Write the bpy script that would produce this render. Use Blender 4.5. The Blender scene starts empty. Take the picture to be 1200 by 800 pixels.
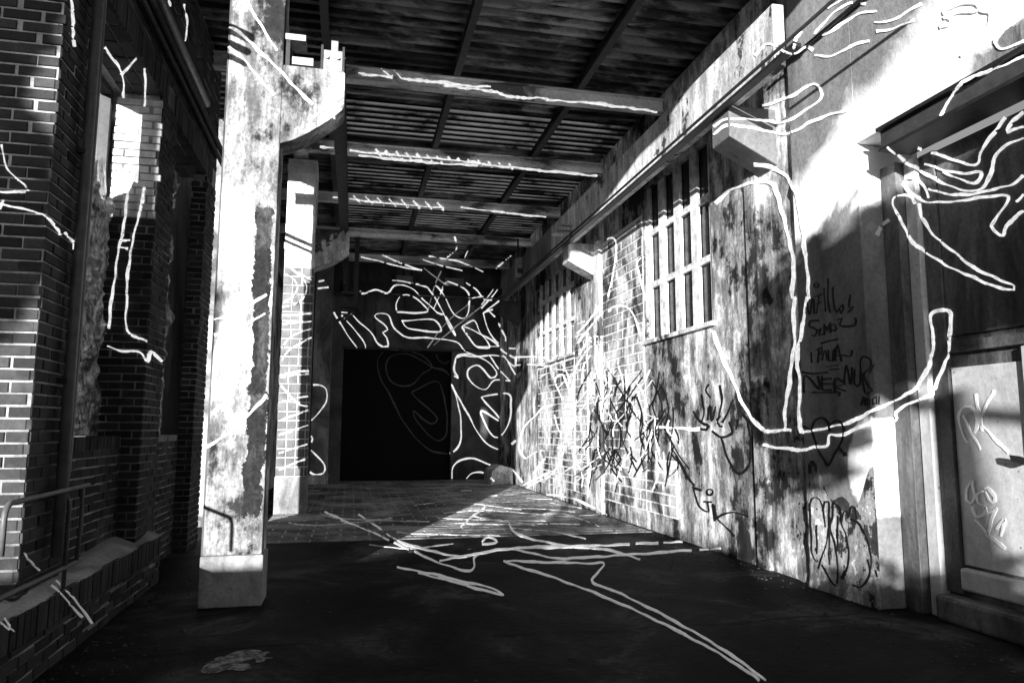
import bpy, bmesh, math, random
from mathutils import Vector, Matrix
random.seed(7)
scene = bpy.context.scene
C = scene.collection

# ---------------------------------------------------------------- camera
CAM_H = 1.4; FPX = 850.0
ROT = ((0.9764884153, -0.0289572095, -0.2136161387),
       (-0.2155493133, -0.1174686734, -0.9694016734),
       (0.0029779629, 0.9926543159, -0.1209485053))
cam_data = bpy.data.cameras.new('camera'); cam = bpy.data.objects.new('camera', cam_data); C.objects.link(cam)
cam_data.sensor_width = 36; cam_data.lens = 36 * FPX / 1200; cam_data.clip_end = 500; cam_data.clip_start = 0.05
cam.matrix_world = Matrix.Translation((0, 0, CAM_H)) @ Matrix(ROT).to_4x4()
scene.camera = cam
# ---------------------------------------------------------------- sky, sun, exposure (black and white photograph: neutral light)
SUN = Vector((0.40, 1.0, -0.16)).normalized()         # travel direction: low sun from behind, slightly left
w = bpy.data.worlds.new('World'); scene.world = w; w.use_nodes = True
nt = w.node_tree; nt.nodes.clear()
sky = nt.nodes.new('ShaderNodeTexSky'); sky.sky_type = 'NISHITA'; sky.sun_disc = False
sky.sun_elevation = math.asin(-SUN.z); sky.sun_rotation = math.atan2(-SUN.x, -SUN.y)
bw = nt.nodes.new('ShaderNodeRGBToBW'); bg = nt.nodes.new('ShaderNodeBackground'); wo = nt.nodes.new('ShaderNodeOutputWorld')
bg.inputs['Strength'].default_value = 0.05
nt.links.new(sky.outputs[0], bw.inputs[0]); nt.links.new(bw.outputs[0], bg.inputs['Color']); nt.links.new(bg.outputs[0], wo.inputs[0])
sd = bpy.data.lights.new('sun', 'SUN'); sd.energy = 5.0; sd.angle = math.radians(0.5)
so = bpy.data.objects.new('sun', sd); C.objects.link(so); so.rotation_euler = SUN.to_track_quat('-Z', 'Y').to_euler()
vs = scene.view_settings; vs.view_transform = 'Standard'; vs.look = 'None'; vs.exposure = 1.4; vs.gamma = 1.0; vs.use_curve_mapping = False
scene.render.engine = 'CYCLES'

# ---------------------------------------------------------------- materials (all grey: the photograph is monochrome)
MATS = {}
def g(v): return (v, v, v, 1)
def ramp(nt, fac, stops):
    r = nt.nodes.new('ShaderNodeValToRGB'); r.color_ramp.elements.remove(r.color_ramp.elements[1])
    for i, (p, v) in enumerate(stops):
        e = r.color_ramp.elements[0] if i == 0 else r.color_ramp.elements.new(p)
        e.position = p; e.color = g(v)
    nt.links.new(fac, r.inputs[0]); return r.outputs[0]
def noise(nt, vec, scale, detail=6, rough=0.6, dist=0.0, stretch=(1, 1, 1)):
    m = nt.nodes.new('ShaderNodeMapping'); m.inputs['Scale'].default_value = stretch
    n = nt.nodes.new('ShaderNodeTexNoise'); n.inputs['Scale'].default_value = scale; n.inputs['Detail'].default_value = detail
    n.inputs['Roughness'].default_value = rough; n.inputs['Distortion'].default_value = dist
    nt.links.new(vec, m.inputs[0]); nt.links.new(m.outputs[0], n.inputs['Vector']); return n.outputs['Fac']
def mixc(nt, fac, a, b, mode='MIX'):
    m = nt.nodes.new('ShaderNodeMix'); m.data_type = 'RGBA'; m.blend_type = mode
    for s, v in ((0, fac), (6, a), (7, b)):
        if isinstance(v, (int, float)): m.inputs[s].default_value = v if s == 0 else g(v)
        else: nt.links.new(v, m.inputs[s])
    return m.outputs[2]
def base(name, rough=0.8, metallic=0.0):
    m = bpy.data.materials.new(name); m.use_nodes = True; nt = m.node_tree
    b = nt.nodes['Principled BSDF']; b.inputs['Roughness'].default_value = rough; b.inputs['Metallic'].default_value = metallic
    b.inputs['Specular IOR Level'].default_value = 0.3
    pos = nt.nodes.new('ShaderNodeNewGeometry').outputs['Position']
    MATS[name] = m; return m, nt, b, pos
def bump(nt, b, h, strength=0.4, dist=0.02):
    n = nt.nodes.new('ShaderNodeBump'); n.inputs['Strength'].default_value = strength; n.inputs['Distance'].default_value = dist
    nt.links.new(h, n.inputs['Height']); nt.links.new(n.outputs[0], b.inputs['Normal'])
def mottled(name, stops, scale=1.5, stretch=(1, 1, 0.5), dirt=0.5, rough=0.85, bstr=0.5, fine=30, metallic=0.0, drip=None, pits=True):
    m, nt, b, pos = base(name, rough, metallic)
    n1 = noise(nt, pos, scale, 8, 0.65, 0.6, stretch)
    c = ramp(nt, n1, stops)
    n2 = noise(nt, pos, fine, 5, 0.7)
    c = mixc(nt, dirt, c, ramp(nt, n2, [(0.3, 0.25), (0.62, 1.0)]), 'MULTIPLY')
    if drip:                                           # vertical runs of dirt / bare patches
        n3 = noise(nt, pos, drip[0], 5, 0.6, 0.3, (1, 1, 0.07))
        n4 = noise(nt, pos, 0.9, 4, 0.6, 0.2, (1, 1, 0.6))
        mm = nt.nodes.new('ShaderNodeMath'); mm.operation = 'MULTIPLY_ADD'; mm.inputs[1].default_value = 0.55
        nt.links.new(n4, mm.inputs[0]); nt.links.new(n3, mm.inputs[2])
        c = mixc(nt, ramp(nt, mm.outputs[0], [(drip[1], 0.0), (drip[1] + 0.05, 1.0)]), c, drip[2])
    if pits:
        v = nt.nodes.new('ShaderNodeTexVoronoi'); v.inputs['Scale'].default_value = 9; nt.links.new(pos, v.inputs['Vector'])
        c = mixc(nt, ramp(nt, v.outputs['Distance'], [(0.05, 0.75), (0.09, 0.0)]), c, 0.03)
    nt.links.new(c, b.inputs['Base Color'])
    bump(nt, b, n2, bstr, 0.015); return m
def peeling(name, bare, skin, white, cover=0.5, scale=2.6, rough=0.85, streak=0.6, bands=None, soft=0.0):
    """old wall paint flaked off in sharp-edged patches over a darker coat, with vertical dirt runs"""
    m, nt, b, pos = base(name, rough)
    def M(op, a, b_=None, c=None):
        n = nt.nodes.new('ShaderNodeMath'); n.operation = op
        for i, v in enumerate((a, b_, c)):
            if v is None: continue
            if isinstance(v, (int, float)): n.inputs[i].default_value = v
            else: nt.links.new(v, n.inputs[i])
        return n.outputs[0]
    big = noise(nt, pos, 0.75, 3, 0.5, 0.0, (1, 1, 0.7)); mid = noise(nt, pos, scale, 12, 0.68, 0.0, (1, 1, 0.8)); fine = noise(nt, pos, 38, 6, 0.7)
    run = noise(nt, pos, 4.5, 8, 0.65, 0.0, (1, 1, 0.14))
    f = M('MULTIPLY_ADD', big, 0.9, M('MULTIPLY_ADD', run, 0.35, mid))               # mean about 1.125
    th = 1.125 + (0.5 - cover) * 0.5
    c = mixc(nt, ramp(nt, M('ADD', f, -th + 0.5), [(0.495 - soft, 0.0), (0.512 + soft, 1.0)]), ramp(nt, mid, [(0.35, bare * 0.4), (0.6, bare * 1.5)]), ramp(nt, run, [(0.4, skin * 0.75), (0.6, skin * 1.2)]))
    c = mixc(nt, ramp(nt, M('ADD', f, -th + 0.36), [(0.495 - soft, 0.0), (0.52 + soft, 1.0)]), c, white)
    dirt = noise(nt, pos, 6, 10, 0.75, 0.0, (1, 1, 0.28))
    c = mixc(nt, streak, c, ramp(nt, dirt, [(0.42, 0.06), (0.5, 0.6), (0.56, 1.0)]), 'MULTIPLY')
    c = mixc(nt, 0.6, c, ramp(nt, fine, [(0.35, 0.3), (0.55, 1.0)]), 'MULTIPLY')
    if bands:                                          # dark strip with a ragged outline: (axis, lo, hi, zlo, zhi)
        ax, lo, hi, z0, z1 = bands; sx = nt.nodes.new('ShaderNodeSeparateXYZ'); nt.links.new(pos, sx.inputs[0])
        w_ = M('MULTIPLY_ADD', noise(nt, pos, 5, 10, 0.75), 0.22, -0.11)
        a = M('ADD', sx.outputs[ax], w_); z_ = M('ADD', sx.outputs[2], M('MULTIPLY', w_, 2.0))
        k = M('MULTIPLY', M('MULTIPLY', M('GREATER_THAN', a, lo), M('LESS_THAN', a, hi)), M('MULTIPLY', M('GREATER_THAN', z_, z0), M('LESS_THAN', z_, z1)))
        c = mixc(nt, M('MULTIPLY', k, ramp(nt, M('ADD', mid, M('MULTIPLY', run, 0.6)), [(0.66, 0.75), (0.76, 1.0)])), c, ramp(nt, fine, [(0.35, 0.002), (0.65, 0.018)]))
    nt.links.new(c, b.inputs['Base Color'])
    bump(nt, b, M('ADD', M('MULTIPLY', ramp(nt, M('ADD', f, -th + 0.5), [(0.495 - soft, 0.0), (0.512 + soft, 1.0)]), 0.6), M('MULTIPLY', fine, 0.5)), 0.6, 0.012); return m
def plainm(name, v, rough=0.6, metallic=0.0, var=0.3, scale=12):
    m, nt, b, pos = base(name, rough, metallic)
    n = noise(nt, pos, scale, 5, 0.65)
    nt.links.new(ramp(nt, n, [(0.3, v * (1 - var)), (0.7, v * (1 + var))]), b.inputs['Base Color'])
    bump(nt, b, n, 0.25, 0.01); return m

mottled('concrete_floor', [(0.36, 0.003), (0.46, 0.009), (0.54, 0.022), (0.64, 0.085)], 0.9, (1, 1, 1), 0.75, 0.7, 0.7, 16)
mottled('paver', [(0.38, 0.06), (0.5, 0.2), (0.62, 0.42)], 1.1, (1, 1, 1), 0.5, 0.75, 0.5, 30)
mottled('joint_sand', [(0.4, 0.3), (0.6, 0.55)], 2, (1, 1, 1), 0.4, 0.9, 0.3)
mottled('mortar', [(0.4, 0.10), (0.5, 0.28), (0.62, 0.5)], 1.3, (1, 1, 1), 0.5, 0.9, 0.5, 40, pits=False)
peeling('column_wash', 0.03, 0.36, 0.82, 0.76, 2.4, 0.85, 0.72, (0, -.83, -.69, .72, 3.3), 0.03)
mottled('column_concrete', [(0.38, 0.10), (0.5, 0.22), (0.62, 0.4)], 1.5, (1, 1, 0.6), 0.5, 0.85, 0.5, 25)
MATS['concrete_floor'].node_tree.nodes['Principled BSDF'].inputs['Specular IOR Level'].default_value = 0.06
peeling('plaster', 0.03, 0.36, 0.82, 0.68, 3.4, 0.88, 0.7, soft=0.03)
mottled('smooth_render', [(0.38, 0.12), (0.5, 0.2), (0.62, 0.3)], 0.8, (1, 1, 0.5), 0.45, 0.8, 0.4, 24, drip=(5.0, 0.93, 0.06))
def add_sun_patches(name):  # paints sunlight into the render colour: a white band and a patch
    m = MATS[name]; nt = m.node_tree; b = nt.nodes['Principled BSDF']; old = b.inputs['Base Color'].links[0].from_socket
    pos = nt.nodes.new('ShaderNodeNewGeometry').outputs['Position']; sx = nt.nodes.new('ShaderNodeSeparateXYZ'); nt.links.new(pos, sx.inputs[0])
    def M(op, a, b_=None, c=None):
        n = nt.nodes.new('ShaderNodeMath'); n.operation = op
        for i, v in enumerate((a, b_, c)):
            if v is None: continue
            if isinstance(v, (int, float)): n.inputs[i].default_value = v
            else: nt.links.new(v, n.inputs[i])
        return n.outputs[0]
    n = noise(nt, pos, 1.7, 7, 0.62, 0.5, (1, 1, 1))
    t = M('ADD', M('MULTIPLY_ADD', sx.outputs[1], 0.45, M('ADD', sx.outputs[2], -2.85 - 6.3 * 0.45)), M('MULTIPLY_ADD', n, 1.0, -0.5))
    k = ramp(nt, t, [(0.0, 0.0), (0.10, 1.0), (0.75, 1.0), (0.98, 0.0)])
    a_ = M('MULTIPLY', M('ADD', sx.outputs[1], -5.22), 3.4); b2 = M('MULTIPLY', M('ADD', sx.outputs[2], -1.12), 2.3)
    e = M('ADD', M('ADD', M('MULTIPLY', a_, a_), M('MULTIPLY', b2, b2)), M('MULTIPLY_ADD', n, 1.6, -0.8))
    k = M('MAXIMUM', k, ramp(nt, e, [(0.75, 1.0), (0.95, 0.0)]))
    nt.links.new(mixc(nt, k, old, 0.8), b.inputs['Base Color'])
add_sun_patches('smooth_render')
peeling('foot_plaster', 0.04, 0.4, 0.8, 0.6, 5.0, 0.9, 0.5)
peeling('white_plaster', 0.10, 0.6, 0.85, 0.75, 2.2, 0.85, 0.5)
peeling('beam_plaster', 0.12, 0.7, 0.85, 0.8, 2.2, 0.85, 0.5)
mottled('dark_render', [(0.38, 0.05), (0.5, 0.11), (0.62, 0.2)], 0.9, (1, 1, 0.5), 0.5, 0.85, 0.5, 20, drip=(5.0, 0.9, 0.04))
mottled('beam_white', [(0.38, 0.15), (0.46, 0.7), (0.6, 0.82)], 2.2, (0.5, 1, 1), 0.4, 0.6, 0.3, 25)
mottled('sheet_metal', [(0.42, 0.02), (0.5, 0.08), (0.57, 0.34)], 1.9, (0.4, 1, 1), 0.4, 0.5, 0.2, 20, 0.3, pits=False)
mottled('gate_paint', [(0.38, 0.4), (0.5, 0.52), (0.62, 0.6)], 1.0, (1, 1, 0.4), 0.35, 0.5, 0.25, 22, drip=(3.5, 0.97, 0.07))
mottled('gate_frame_paint', [(0.38, 0.03), (0.5, 0.08), (0.62, 0.18)], 2.5, (1, 1, 0.3), 0.6, 0.55, 0.5, 30)
plainm('rust_steel', 0.06, 0.6, 0.4); plainm('dark_steel', 0.03, 0.5, 0.5); plainm('grey_steel', 0.22, 0.45, 0.5)
plainm('pipe_paint', 0.1, 0.45, 0.0); plainm('timber_white', 0.6, 0.7, 0, 0.5, 8); plainm('void', 0.006, 0.9)
plainm('pale_plate', 0.35, 0.6); plainm('doorway_black', 0.003, 0.9); plainm('grout', 0.62, 0.9, 0, 0.25); plainm('tile_dark', 0.09, 0.35, 0, 0.6, 5)
plainm('tile_sunlit', 0.66, 0.35, 0, 0.25, 5); plainm('black_paint', 0.008, 0.5); plainm('white_paint', 0.8, 0.6, 0, 0.08); plainm('grey_paint', 0.08, 0.6)
plainm('bark', 0.07, 0.9); plainm('leaf', 0.07, 0.6); plainm('dark_glass', 0.015, 0.15); mottled('block_grey', [(0.40, 0.03), (0.47, 0.2), (0.53, 0.55), (0.62, 0.75)], 1.5, (1, 1, 0.6), 0.6, 0.88, 0.6, 26); mottled('block_mortar', [(0.38, 0.2), (0.46, 0.7), (0.56, 0.85)], 1.5, (1, 1, 0.6), 0.4, 0.9, 0.4, 30)
def brick_material(name, lo, hi):
    m, nt, b, pos = base(name, 0.85)
    oi = nt.nodes.new('ShaderNodeObjectInfo'); ge = nt.nodes.new('ShaderNodeNewGeometry')
    a = nt.nodes.new('ShaderNodeMath'); a.operation = 'ADD'; nt.links.new(oi.outputs['Random'], a.inputs[0]); nt.links.new(ge.outputs['Random Per Island'], a.inputs[1])
    fr = nt.nodes.new('ShaderNodeMath'); fr.operation = 'FRACT'; nt.links.new(a.outputs[0], fr.inputs[0])
    c = ramp(nt, fr.outputs[0], [(0.0, lo), (0.6, (lo + hi) / 2), (1.0, hi)])
    n = noise(nt, pos, 45, 5, 0.7); n2 = noise(nt, pos, 2.2, 5, 0.6)
    c = mixc(nt, 0.6, c, ramp(nt, n, [(0.3, 0.35), (0.65, 1.0)]), 'MULTIPLY')
    c = mixc(nt, ramp(nt, n2, [(0.56, 0.0), (0.72, 0.4)]), c, 0.16)
    nt.links.new(c, b.inputs['Base Color']); bump(nt, b, n, 0.5, 0.008)
mottled('floor_pale', [(0.42, 0.03), (0.5, 0.18), (0.58, 0.4)], 14, (1, 1, 1), 0.6, 0.7, 0.6, 60); plainm('grit', 0.05, 0.9, 0, 0.8, 30); brick_material('brick', 0.02, 0.065); plainm('brick_sun_white', 0.7, 0.85, 0, 0.3, 9)
def foil_material():
    m, nt, b, pos = base('plastic_foil', 0.28, 0.8)
    n = noise(nt, pos, 14, 6, 0.7, 1.0, (1, 1, 0.45))
    nt.links.new(ramp(nt, n, [(0.38, 0.08), (0.5, 0.45), (0.6, 0.9)]), b.inputs['Base Color']); bump(nt, b, n, 1.0, 0.03)
foil_material()
def translucent_sheet():
    m, nt, b, pos = base('translucent_sheet', 0.5)
    n = noise(nt, pos, 1.6, 8, 0.7, 0.0, (0.5, 1, 1)); sx = nt.nodes.new('ShaderNodeSeparateXYZ'); nt.links.new(pos, sx.inputs[0])
    mr = nt.nodes.new('ShaderNodeMapRange'); mr.inputs[1].default_value = 6.206; mr.inputs[2].default_value = 6.225; nt.links.new(sx.outputs[2], mr.inputs[0])   # pans painted dark for the ribs' light and shade stripes
    c = mixc(nt, mr.outputs[0], 0.015, ramp(nt, n, [(0.40, 0.06), (0.48, 0.75), (0.56, 0.98)]))
    t = nt.nodes.new('ShaderNodeBsdfTranslucent'); d = nt.nodes.new('ShaderNodeBsdfDiffuse'); mx = nt.nodes.new('ShaderNodeMixShader'); mx.inputs[0].default_value = 0.97
    nt.links.new(c, t.inputs[0]); nt.links.new(c, d.inputs[0]); nt.links.new(d.outputs[0], mx.inputs[1]); nt.links.new(t.outputs[0], mx.inputs[2])
    nt.links.new(mx.outputs[0], nt.nodes['Material Output'].inputs[0])
translucent_sheet()
def luminous(name, s):                                 # outline drawings given emission to stay as bright in deep shade as in sun
    m, nt, b, pos = base(name, 0.7); b.inputs['Base Color'].default_value = g(0.8)
    n = noise(nt, pos, 22, 6, 0.75); nt.links.new(ramp(nt, n, [(0.36, 0.35), (0.55, 1.0)]), b.inputs['Emission Color'])
    b.inputs['Emission Strength'].default_value = s
luminous('light_line', 0.34); luminous('faint_light_line', 0.06)
def puddle_material():
    m, nt, b, pos = base('puddle_water', 0.05); b.inputs['Base Color'].default_value = g(0.02); b.inputs['Specular IOR Level'].default_value = 0.6
    bump(nt, b, noise(nt, pos, 9, 3), 0.08, 0.01)
puddle_material()

# ---------------------------------------------------------------- mesh helpers
class MB:
    def __init__(s): s.v = []; s.f = []
    def box(s, x0, x1, y0, y1, z0, z1):
        o = len(s.v); s.v += [(x, y, z) for z in (z0, z1) for y in (y0, y1) for x in (x0, x1)]
        s.f += [tuple(o + i for i in q) for q in ((0, 2, 3, 1), (4, 5, 7, 6), (0, 1, 5, 4), (2, 6, 7, 3), (0, 4, 6, 2), (1, 3, 7, 5))]; return s
    def prism(s, pts, a0, a1, axis='y'):               # pts: outline (a,b) in the plane across the axis
        o = len(s.v); n = len(pts)
        for t in (a0, a1):
            for p, q in pts: s.v.append((p, t, q) if axis == 'y' else (t, p, q) if axis == 'x' else (p, q, t))
        s.f.append(tuple(o + i for i in range(n))); s.f.append(tuple(o + n + i for i in reversed(range(n))))
        for i in range(n): j = (i + 1) % n; s.f.append((o + i, o + n + i, o + n + j, o + j))
        return s
    def tube(s, path, r, n=10, r1=None):
        o = len(s.v); path = [Vector(p) for p in path]; m = len(path); prev = None
        for i, p in enumerate(path):
            t = (path[min(i + 1, m - 1)] - path[max(i - 1, 0)]).normalized()
            u = t.orthogonal().normalized() if prev is None else (prev - t * prev.dot(t)).normalized()
            prev = u; w_ = t.cross(u); rr = r if r1 is None else r + (r1 - r) * i / (m - 1)
            for k in range(n):
                a = 2 * math.pi * k / n; s.v.append(tuple(p + (u * math.cos(a) + w_ * math.sin(a)) * rr))
        for i in range(m - 1):
            for k in range(n):
                a = o + i * n + k; b = o + i * n + (k + 1) % n; s.f.append((a, b, b + n, a + n))
        s.f.append(tuple(o + k for k in reversed(range(n)))); s.f.append(tuple(o + (m - 1) * n + k for k in range(n))); return s
    def data(s, name, mat):
        me = bpy.data.meshes.new(name); me.from_pydata(s.v, [], s.f); me.materials.append(MATS[mat])
        bm = bmesh.new(); bm.from_mesh(me); bmesh.ops.recalc_face_normals(bm, faces=bm.faces); bm.to_mesh(me); bm.free(); return me
    def build(s, name, mat, parent=None, bevel=0.0, smooth=False):
        me = s.data(name, mat); o = bpy.data.objects.new(name, me); C.objects.link(o)
        if parent: o.parent = parent; o.matrix_parent_inverse = parent.matrix_basis.inverted()
        if bevel: b = o.modifiers.new('bevel', 'BEVEL'); b.width = bevel; b.segments = 2; b.limit_method = 'ANGLE'
        if smooth:
            for p in me.polygons: p.use_smooth = True
        return o
def tag(o, label=None, cat=None, group=None, kind=None):
    for k, v in (('label', label), ('category', cat), ('group', group), ('kind', kind)):
        if v: o[k] = v
    return o
def thing(name, loc, label, cat, group=None):
    o = bpy.data.objects.new(name, None); C.objects.link(o); o.location = loc; o.empty_display_size = 0.2
    return tag(o, label, cat, group, 'thing')
def instance(name, me, M, parent, label=None):
    o = bpy.data.objects.new(name, me); C.objects.link(o); o.parent = parent
    o.matrix_parent_inverse = parent.matrix_basis.inverted(); o.matrix_basis = M
    return o
def at(loc): return Matrix.Translation(loc)

# shared brick: unit block, front face towards +z, slightly chamfered
def brick_mesh(name, mat, ch=0.04):
    v = [(x, y, -1) for y in (0, 1) for x in (0, 1)] + [(x, y, -0.12) for y in (0, 1) for x in (0, 1)] + \
        [(ch * 0.4 if x == 0 else 1 - ch * 0.4, ch if y == 0 else 1 - ch, 0) for y in (0, 1) for x in (0, 1)]
    f = [(0, 2, 3, 1)]
    for a in (0, 4): f += [(a, a + 1, a + 5, a + 4), (a + 1, a + 3, a + 7, a + 5), (a + 3, a + 2, a + 6, a + 7), (a + 2, a, a + 4, a + 6)]
    f.append((8, 9, 11, 10)); me = bpy.data.meshes.new(name); me.from_pydata(v, [], f); me.materials.append(MATS[mat]); return me
def course_cells(W, H, bw, bh, j, stagger=True, vert=False):
    out = []; r = 0; z = 0.0
    while z + bh * 0.5 < H:
        h = min(bh, H - z); x = -(bw + j) / 2 if (stagger and r % 2) else 0.0
        while x < W - 0.02:
            a = max(x, 0); b = min(x + bw, W)
            if b - a > 0.03: out.append((a, z, b - a, h))
            x += bw + j
        z += bh + j; r += 1
    return out
def cell_matrix(o, u, v, n, c, jit=0.004, depth=0.03):
    ra = random.gauss(0, .003); u, v = Vector(u) + Vector(v) * ra, Vector(v) - Vector(u) * ra
    a, z, ww, h = c; p = Vector(o) + Vector(u) * a + Vector(v) * z + Vector(n) * random.uniform(-jit, jit)
    M = Matrix((Vector(u) * ww, Vector(v) * h, Vector(n) * depth)).transposed().to_4x4(); M.translation = p
    return M
CAMPOS = Vector((0, 0, CAM_H)); CR = Matrix(ROT)
def project(p):
    c = CR.transposed() @ (Vector(p) - CAMPOS)
    return (600 + FPX * c.x / -c.z, 400 - FPX * c.y / -c.z, -c.z) if c.z < -0.1 else (-999, -999, 0.1)
def lay(cells, me, name, parent, limit=300, stuffname=None):
    """cells: world matrices; the largest in view become objects of their own, the rest one joined part"""
    def score(M):
        c = M @ Vector((0.5, 0.5, 0)); x, y, d = project(c)
        vis = -20 < x < 1220 and -20 < y < 820
        return (0 if vis else 1, d)
    cells = sorted(cells, key=score); head, tail = cells[:limit], cells[limit:]
    for M in head: instance(name, me, M, parent)
    if tail:
        mb = MB()
        for M in tail:
            o = len(mb.v); mb.v += [tuple(M @ v.co) for v in me.vertices]; mb.f += [tuple(o + i for i in p.vertices) for p in me.polygons]
        mb.build(stuffname or name + '_rows', me.materials[0].name, parent)['kind'] = 'stuff'

# ================================================================ ground
gmb = MB(); gmb.v = [(-90, -60, 0), (90, -60, 0), (90, 120, 0), (-90, 120, 0)]; gmb.f = [(0, 1, 2, 3)]
ground = tag(gmb.build('ground', 'concrete_floor'), 'dark stained concrete floor of the hall', None, None, 'structure')
jb = MB(); jb.v = [(-1.2, 9.6, .004), (4.13, 9.6, .004), (4.13, 20.6, .004), (-1.2, 20.6, .004)]; jb.f = [(0, 1, 2, 3)]
jb.build('joint_bed', 'joint_sand', ground)
PAVER = brick_mesh('paver', 'paver', 0.05)
cells = [cell_matrix((-1.19 + a, 9.62 + b, 0.012), (1, 0, 0), (0, 1, 0), (0, 0, 1), (0, 0, ww, h), 0.002, 0.008)
         for a, b, ww, h in course_cells(5.3, 10.9, 0.34, 0.2, 0.032)]
lay(cells, PAVER, 'paver', ground)
# saw-cut seams in the near slab
sm = MB()
y = 5.1
pts = [(x * 0.25 - 1.6, y + 0.25 * math.sin(x * .3) * .2 + 0.03 * math.sin(x * 1.7)) for x in range(0, 24)]
for (xa, ya), (xb, yb) in zip(pts, pts[1:]):
    o = len(sm.v); sm.v += [(xa, ya - .006, .004), (xb, yb - .006, .004), (xb, yb + .007, .004), (xa, ya + .007, .004)]; sm.f.append((o, o + 1, o + 2, o + 3))
sm.build('slab_crack', 'void', ground)
def blob(cx, cy, rx, ry, z, n=28, seed=1, rough=0.3):
    rn = random.Random(seed); ph = [rn.uniform(0, 6.28) for _ in range(5)]
    m = MB(); m.v = [(cx + rx * math.cos(a) * (1 + rough * sum(math.sin(k * a + ph[k - 2]) / k for k in range(2, 6))), cy + ry * math.sin(a) * (1 + rough * sum(math.sin(k * a + ph[k - 2]) / k for k in range(2, 6))), z)
         for a in [2 * math.pi * i / n for i in range(n)]]
    m.f = [tuple(range(n))]; return m
rq = random.Random(9)
for k in range(5):                                    # pale speckled patches on the floor in front of the white column
    a = rq.uniform(0, 6.28); r_ = 0 if k == 0 else rq.uniform(.08, .42); sz = .15 if k == 0 else rq.uniform(.015, .04)
    sp = blob(-0.66 + r_ * .7 * math.cos(a), 4.85 + r_ * math.sin(a), sz, sz * 1.2, .004 + .0002 * k, 64, 20 + k, .6).build('pale_patch', 'floor_pale', ground)
    if k == 0: sp['label'] = 'pale speckled patch on the dark floor'

rl = random.Random(31); lit_ = MB()
for i in range(1300):
    if rl.random() < .55: x = 4.12 - abs(rl.gauss(0, .35)); yy = rl.uniform(3.5, 19)
    elif rl.random() < .5: x = -1.66 + abs(rl.gauss(0, .25)); yy = rl.uniform(3.6, 9)
    else: x = rl.uniform(-1.6, 4.1); yy = rl.uniform(3.4, 12)
    s_ = rl.uniform(.004, .016) * (2.2 if rl.random() < .06 else 1); a = rl.uniform(0, 6.28); h_ = s_ * rl.uniform(.4, .9); o = len(lit_.v)
    for k in range(5): lit_.v.append((x + s_ * math.cos(a + k * 1.257) * rl.uniform(.7, 1.2), yy + s_ * math.sin(a + k * 1.257) * rl.uniform(.7, 1.2), .003 if yy < 9.6 else .012))
    lit_.v.append((x, yy, .003 + h_ + (0 if yy < 9.6 else .01))); lit_.f += [(o + k, o + (k + 1) % 5, o + 5) for k in range(5)]
tag(lit_.build('floor_grit', 'grit'), 'loose grit and crumbs scattered over the concrete floor', 'grit', None, 'stuff')
# ================================================================ left brick wall with piers and foil-covered windows
XP, XW, XF, PL = -1.80, -1.955, -2.10, -1.69
wall = thing('brick_wall', (XP, 6, 0), 'dark brick wall with piers, plinth and foil-covered window openings', 'brick wall')
core = MB()
piers = [(4.70, 5.30), (7.0, 7.6)]; far_piers = [(11.4, 20.6)]   # unseen gap added to let sun onto the tiled column, then solid wall
REC = 0.010
HEAD, SILL, TOP = 4.48, 1.34, 6.15
for a, b in piers + far_piers: core.box(-2.25, XP - REC, a + REC, b - REC, 0, HEAD + .2)
for (a0, b0), (a1, b1) in zip(piers, piers[1:]): core.box(-2.25, XW - REC, b0 - REC - .001, a1 + REC + .001, 0, SILL - .008)
core.box(-2.25, XP - REC - .002, 4.72, 8.6, HEAD + REC, TOP); core.box(-1.96, XP - REC - .002, 8.6, 9.75, HEAD + REC, TOP); core.box(-2.25, XP - REC - .002, 11.4, 20.64, HEAD + REC, TOP)
core.box(-1.96, XP - REC, 9.15 + REC, 9.75, 0, HEAD + .2); core.box(-2.25, XW - REC, 7.59, 9.16, 0, SILL - .008)
core.build('mortar_core', 'mortar', wall)
plc = MB().box(-1.97, PL - REC, 3.2, 7.45 - REC, 0, 0.40); plc.build('plinth_core', 'mortar', wall)
BRK = brick_mesh('brick', 'brick', 0.05)
BW, BH, BJ = 0.205, 0.058, 0.013
cs = []
X_, Y_, Z_ = (1, 0, 0), (0, 1, 0), (0, 0, 1)
def face(o, u, n, W, H, bw=BW, bh=BH, st=True):
    return [cell_matrix(o, u, Z_, n, c) for c in course_cells(W, H, bw, bh, BJ, st)]
NX, NY = (1, 0, 0), (0, -1, 0)
cs += face((XP - .45, 4.70, .40), X_, NY, .442, 5.6)                       # front of the near pier
cs += face((XP, 4.708, .40), Y_, NX, .59, 4.2)
cs += face((XW, 5.30, .40), Y_, NX, 1.70, .86)                            # breast wall under the window
cs += [cell_matrix((XW, 5.30 + i * .083, SILL - .115), Y_, Z_, NX, (0, 0, .071, .115)) for i in range(20)]   # rowlock sill
_rv = face((XF - .10, 7.0, .40), X_, NY, XP - XF + .092, 4.06); sunlit = [M for M in _rv if M.translation.z > 3.3]; cs += [M for M in _rv if M.translation.z <= 3.3]             # second pier reveal; its upper bricks painted white for the sunlight there
cs += face((XP, 7.008, .40), Y_, NX, .59, 4.1)
cs += face((XW, 7.60, 0.0), Y_, NX, 1.55, 1.30)
cs += face((-1.97, 9.15, 0.0), X_, NY, .17, 4.4)
cs += face((XP, 9.15, 0.0), Y_, NX, .60, 4.5)
cs += face((XP, 4.70, HEAD + .235), Y_, NX, 5.0, 1.4)                     # wall above the heads
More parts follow.
